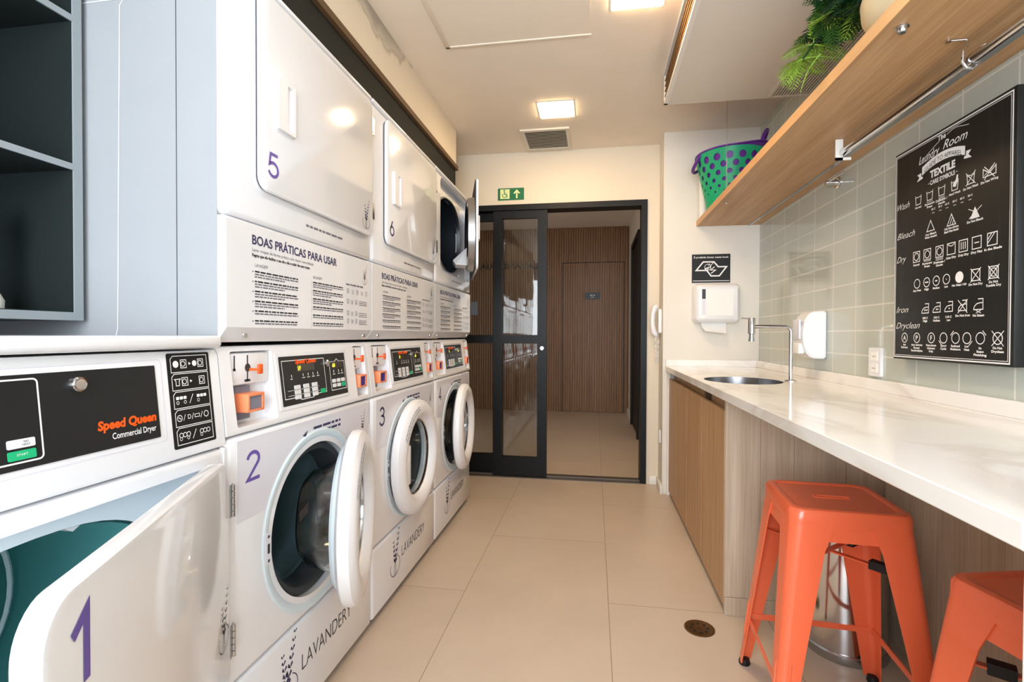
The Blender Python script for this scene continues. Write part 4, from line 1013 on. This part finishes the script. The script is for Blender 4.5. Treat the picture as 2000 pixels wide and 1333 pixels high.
for u, l in ((.203, '95 C'), (.235, '70 C'), (.265, '60 C'), (.297, '50 C'), (.327, '40 C'), (.358, '30 C')): cap(u, 1.479, l, h=.0055); [disc(b, fc, u - .004 + .004 * k, 1.470, .0015, 8) for k in range(3)]; cap(u, 1.461, 'dots', h=.0045) if False else None
tri(.191, 1.431, .018); tri(.284, 1.429, .018); stroke(b, fc, [(.278, 1.418), (.288, 1.436)], .0026); stroke(b, fc, [(.288, 1.416), (.293, 1.427)], .0026); tri(.377, 1.428, .018, True)
stroke(b, fc, [(.355, 1.416), (.402, 1.444)], .002, False, .0009); stroke(b, fc, [(.352, 1.444), (.372, 1.434)], .002)
cap(.192, 1.404, 'Any Bleach', 'When Needed'); cap(.284, 1.404, 'Only Non-chlorine', 'Bleach When Needed'); cap(.377, 1.404, 'Do Not Bleach')
for k, u in enumerate((.123, .177, .234, .285, .334, .385, .440)):
    sq(u, 1.345, .0165)
    if k < 3: ring(b, fc, u, 1.345, .0115, .0026, 20)
    for j in range(k if k < 3 else 0): stroke(b, fc, [(u - .0165, 1.324 - j * .004), (u + .0165, 1.324 - j * .004)], .0015)
    if k == 3: stroke(b, fc, [(u - .0165 + .033 * i / 8, 1.3615 - .009 * math.sin(PI * i / 8)) for i in range(9)], .0024)
    if k == 4: [stroke(b, fc, [(u + x_, 1.335), (u + x_, 1.356)], .0028) for x_ in (-.008, 0, .008)]
    if k == 5: stroke(b, fc, [(u - .009, 1.345), (u + .009, 1.345)], .0028)
    if k == 6: stroke(b, fc, [(u - .015, 1.346), (u - .002, 1.360)], .0024); stroke(b, fc, [(u - .015, 1.336), (u + .008, 1.360)], .0024)
cap(.123, 1.316, 'Normal'); cap(.177, 1.314, 'Permanent', 'Press'); cap(.234, 1.310, 'Delicate /', 'Gentle'); cap(.285, 1.316, 'Line Dry'); cap(.335, 1.316, 'Drip Dry'); cap(.385, 1.316, 'Dry Flat'); cap(.443, 1.316, 'In the Shade')
for k, u in enumerate((.128, .176, .221, .266)):
    ring(b, fc, u, 1.257, .0145, .0026, 22)
    if k: stroke(b, fc, [(u - .012 + .0035 * k, 1.257), (u + .012 - .0035 * k, 1.257)], .004)
disc(b, fc, .320, 1.257, .0165, 24)
for u in (.383, .446): sq(u, 1.256, .0155); cross(u, 1.256, .019)
ring(b, fc, .446, 1.256, .011, .0024, 20)
cap(.128, 1.232, 'Any Heat'); cap(.176, 1.232, 'High'); cap(.221, 1.232, 'Medium'); cap(.266, 1.232, 'Low'); cap(.320, 1.232, 'No Heat / Air'); cap(.383, 1.228, 'Do Not Dry'); cap(.446, 1.228, 'Do Not', 'Tumble Dry')
for k, u in enumerate((.171, .225, .278, .335, .395)):
    stroke(b, fc, [(u - .018, 1.160), (u + .016, 1.160), (u + .016, 1.189), (u - .002, 1.189)], .0026); stroke(b, fc, [(u - .018, 1.160), (u - .015, 1.169), (u - .007, 1.176), (u + .004, 1.178), (u + .016, 1.178)], .0026)
    if k < 3: [disc(b, fc, u + .002 + .006 * (j - (2 - k) / 2), 1.169, .0026, 10) for j in range(3 - k)]
cross(.335, 1.172, .019); stroke(b, fc, [(.386, 1.150), (.404, 1.158)], .002); stroke(b, fc, [(.404, 1.150), (.386, 1.158)], .002)
cap(.171, 1.141, '200 C', 'High'); cap(.225, 1.141, '150 C', 'Medium'); cap(.278, 1.141, '110 C', 'Low'); cap(.335, 1.143, 'Do Not Iron'); cap(.395, 1.141, 'No Steam')
for k, u in enumerate((.065, .130, .201, .257, .308, .353, .403, .463)):
    ring(b, fc, u, 1.081, .0155, .0026, 24)
    if k < 3: text(b, fc, u, 1.0735, 'APF'[k], .015, align='C', bold=.02)
    if 3 <= k < 7:
        a = math.radians((225, 135, 315, 45)[k - 3]); cu_, cv_ = u + .0205 * math.cos(a), 1.081 + .0205 * math.sin(a); stroke(b, fc, [(cu_ - .009 * math.sin(a), cv_ + .009 * math.cos(a)), (cu_ + .009 * math.sin(a), cv_ - .009 * math.cos(a))], .0024)
cross(.463, 1.081, .020)
cap(.065, 1.055, 'Any', 'Solvent'); cap(.130, 1.055, 'Any Solvent', 'Except', 'Tetrachlorethylene'); cap(.201, 1.055, 'Petroleum', 'Solvent', 'Only'); cap(.257, 1.055, 'Short', 'Cycle'); cap(.308, 1.055, 'Reduced', 'Moisture'); cap(.353, 1.055, 'Low', 'Heat'); cap(.403, 1.051, 'No', 'Steam', 'Finishing'); cap(.463, 1.053, 'Do Not', 'Dryclean')
obj('lettering', b, 'white_print', t, local=False)
b = B(); text(b, fc, .241, 1.6065, 'GUIDE TO APPAREL', .014, width=.165, align='C', arc=.017, d=.0012); obj('banner_lettering', b, 'black_rubber', t, local=False)

# ------------------------------------------------------------------ floor drain, bin, stools
t = thing('floor_drain', (.39, 1.937, 0), 'round bronze floor drain grate in the floor tiles', 'drain')
b = B().lathe([(.0001, .0005), (.054, .0005), (.054, .003), (.048, .004), (.044, .0025), (.0001, .0028)], (0, 0, 0), 'Z', 40); obj('grate', b, 'drain_bronze', t)
b = B(); fz = Fr((0, 0, .0028), (1, 0, 0), (0, 1, 0))
for k in range(8): a = 2 * PI * k / 8; disc(b, fz, .029 * math.cos(a), .029 * math.sin(a), .0062, 12, .0004)
disc(b, fz, 0, 0, .004, 10, .0004); obj('drain_holes', b, 'recess_dark', t)
t = thing('pedal_bin', (.868, 1.912, 0), 'round stainless steel waste bin behind the nearest whole orange stool', 'waste bin')
obj('body', B().lathe([(.0001, .022), (.124, .022), (.124, .43), (.121, .434), (.0001, .434)], (0, 0, 0), 'Z', 56), 'chrome', t)
obj('base_ring', B().lathe([(.0001, 0), (.128, 0), (.130, .004), (.130, .028), (.126, .033), (.0001, .033)], (0, 0, 0), 'Z', 56), 'steel', t)
obj('lid', B().lathe([(.126, .434), (.127, .446), (.118, .462), (.07, .478), (.0001, .482), (.0001, .434)], (0, 0, 0), 'Z', 56), 'steel', t)

def stool(x, y, rz, label):
    t = thing('metal_stool', (x, y, 0), label, 'stool', 'orange metal stools', rz)
    H, a0, a1 = .632, .145, .204      # seat height, half width at the seat, half width at the feet
    b = B(); rings = []
    for k, z, r in ((.0, H - .045, .030), (.0, H - .012, .032), (-.004, H - .003, .034), (-.012, H, .036), (-.022, H - .0015, .030), (-.026, H - .005, .028), (-.045, H - .006, .02)):
        s = a0 + k; rings.append([(u, v, z) for u, v in rr(-s, -s, s, s, r, 6)])
    under = []
    for k, z, r in ((-.047, H - .009, .02), (-.0045, H - .014, .028), (-.003, H - .045, .027)):
        s = a0 + k; under.append([(u, v, z) for u, v in rr(-s, -s, s, s, r, 6)])
    b.loft([under[2]] + rings, True, False); b.loft(under, True, False)
    b.face(rings[-1]); b.face(under[0])
    cutb = B(); cutb.prism([(u, v, H - .05) for u, v in rr(-.045, -.0095, .045, .0095, .0092, 5)], (0, 0, .1))
    link('seat', diff(b, cutb, 'stool_orange'), t)
    b = B(); b.loft([[(u, v, z) for u, v in rr(-.048 - e, -.012 - e, .048 + e, .012 + e, .011, 5)] for z, e in ((H - .0062, .001), (H - .004, -.001), (H - .0062, -.0025), (H - .012, -.003))], True, False); obj('slot_rim', b, 'stool_orange', t)
    # apron below the seat
    b = B()
    for k in range(4):
        M = Matrix.Rotation(k * PI / 2, 4, 'Z'); tb_ = bmesh.new(); s0 = a0 - .0035; s1 = a0 + .003
        z1, z0 = H - .042, H - .082
        pts = [(-a0 + .03, z1), (a0 - .03, z1), (a0 - .055, z0), (-a0 + .055, z0)]
        vs = [tb_.verts.new((u, -s0 - (z1 - z) * .09, z)) for u, z in pts] + [tb_.verts.new((u, -s0 + .003 - (z1 - z) * .09, z)) for u, z in pts]
        for f in ((0, 1, 2, 3), (7, 6, 5, 4), (0, 4, 5, 1), (1, 5, 6, 2), (2, 6, 7, 3), (3, 7, 4, 0)): tb_.faces.new([vs[i] for i in f])
        b.merge(tb_, M)
    obj('apron', b, 'stool_orange', t)
    def half(z): return a0 - .001 + (a1 - a0) * (1 - z / (H - .03))
    for sx in (-1, 1):
        for sy in (-1, 1):
            b = B(); rings = []
            for i in range(9):
                f_ = i / 8; z = (H - .032) * (1 - f_) + .012 * f_; h_ = half(z); w_ = .092 * (1 - f_) ** 1.0 + .036 * f_; r = .030 * (1 - f_) + .014 * f_; th = .0035
                if f_ < .12: w_ = .105
                out, inn = [], []
                out.append((h_, h_ - w_))
                for k in range(6): a = math.radians(90 * k / 5); out.append((h_ - r + r * math.cos(a), h_ - r + r * math.sin(a)))
                out.append((h_ - w_, h_))
                inn.append((h_ - w_, h_ - th)); 
                for k in range(5, -1, -1): a = math.radians(90 * k / 5); inn.append((h_ - r + (r - th) * math.cos(a), h_ - r + (r - th) * math.sin(a)))
                inn.append((h_ - th, h_ - w_))
                rings.append([(sx * p_, sy * q_, z) for p_, q_ in out + inn])
            lg = obj('leg', b.loft(rings), 'stool_orange', t)
            for ax_ in (0, 1):    # pressed rib near the foot
                b = B(); rr_ = []
                for z in (.10, .12, .22, .235):
                    h_ = half(z); c_ = h_ - .026; e = .0002 if z in (.10, .235) else .0028; w2 = .0055
                    p4 = [(c_ - w2, h_ - .001), (c_ + w2, h_ - .001), (c_ + w2 * .6, h_ + e), (c_ - w2 * .6, h_ + e)]
                    rr_.append([(sx * p_, sy * q_, z) if ax_ else (sx * q_, sy * p_, z) for p_, q_ in p4])
                obj('rib', b.loft(rr_), 'stool_orange', lg)
            h_ = half(0); b = B().lathe([(.0001, 0), (.017, 0), (.018, .006), (.015, .018), (.0001, .018)], (sx * (h_ - .016), sy * (h_ - .016), 0), 'Z', 18); obj('rubber_foot', b, 'black_rubber', lg)
    for k, z in enumerate((.165, .165, .165, .165)):
        a = k * PI / 2; M = Matrix.Rotation(a, 4, 'Z'); h_ = half(z) - .006; b = B(); tb_ = bmesh.new(); bmesh.ops.create_cube(tb_, size=1)
        for v in tb_.verts: v.co = Vector((v.co.x * 2 * (h_ - .004), -h_ + v.co.y * .004, z + v.co.z * .018))
        b.merge(tb_, M); obj('stretcher', b, 'stool_orange', t)
    for sg in (-1, 1):
        z = .475; h_ = half(z) - .012; b = B(); M = Matrix.Rotation(sg * PI / 4, 4, 'Z'); L_ = h_ * math.sqrt(2)
        tb_ = bmesh.new(); bmesh.ops.create_cube(tb_, size=1)
        for v in tb_.verts: v.co = Vector((v.co.x * 2 * L_, v.co.y * .016, z + (.004 if sg > 0 else -.002) + v.co.z * .004))
        b.merge(tb_, M); cb_ = obj('cross_brace', b, 'stool_orange', t)
        for e in (-1, 1):
            b = B(); tb_ = bmesh.new(); bmesh.ops.create_cube(tb_, size=1)
            for v in tb_.verts: v.co = Vector((e * (L_ - .085) + v.co.x * .04, v.co.y * .024, z + v.co.z * .022))
            b.merge(tb_, M); obj('brace_clip', b, 'black_rubber', cb_)
    return t
stool(.670, 1.556, math.radians(-4), 'orange metal stool standing whole in view before the steel bin')
stool(.842, .985, math.radians(14), 'orange metal stool cut off by the lower right picture edge')
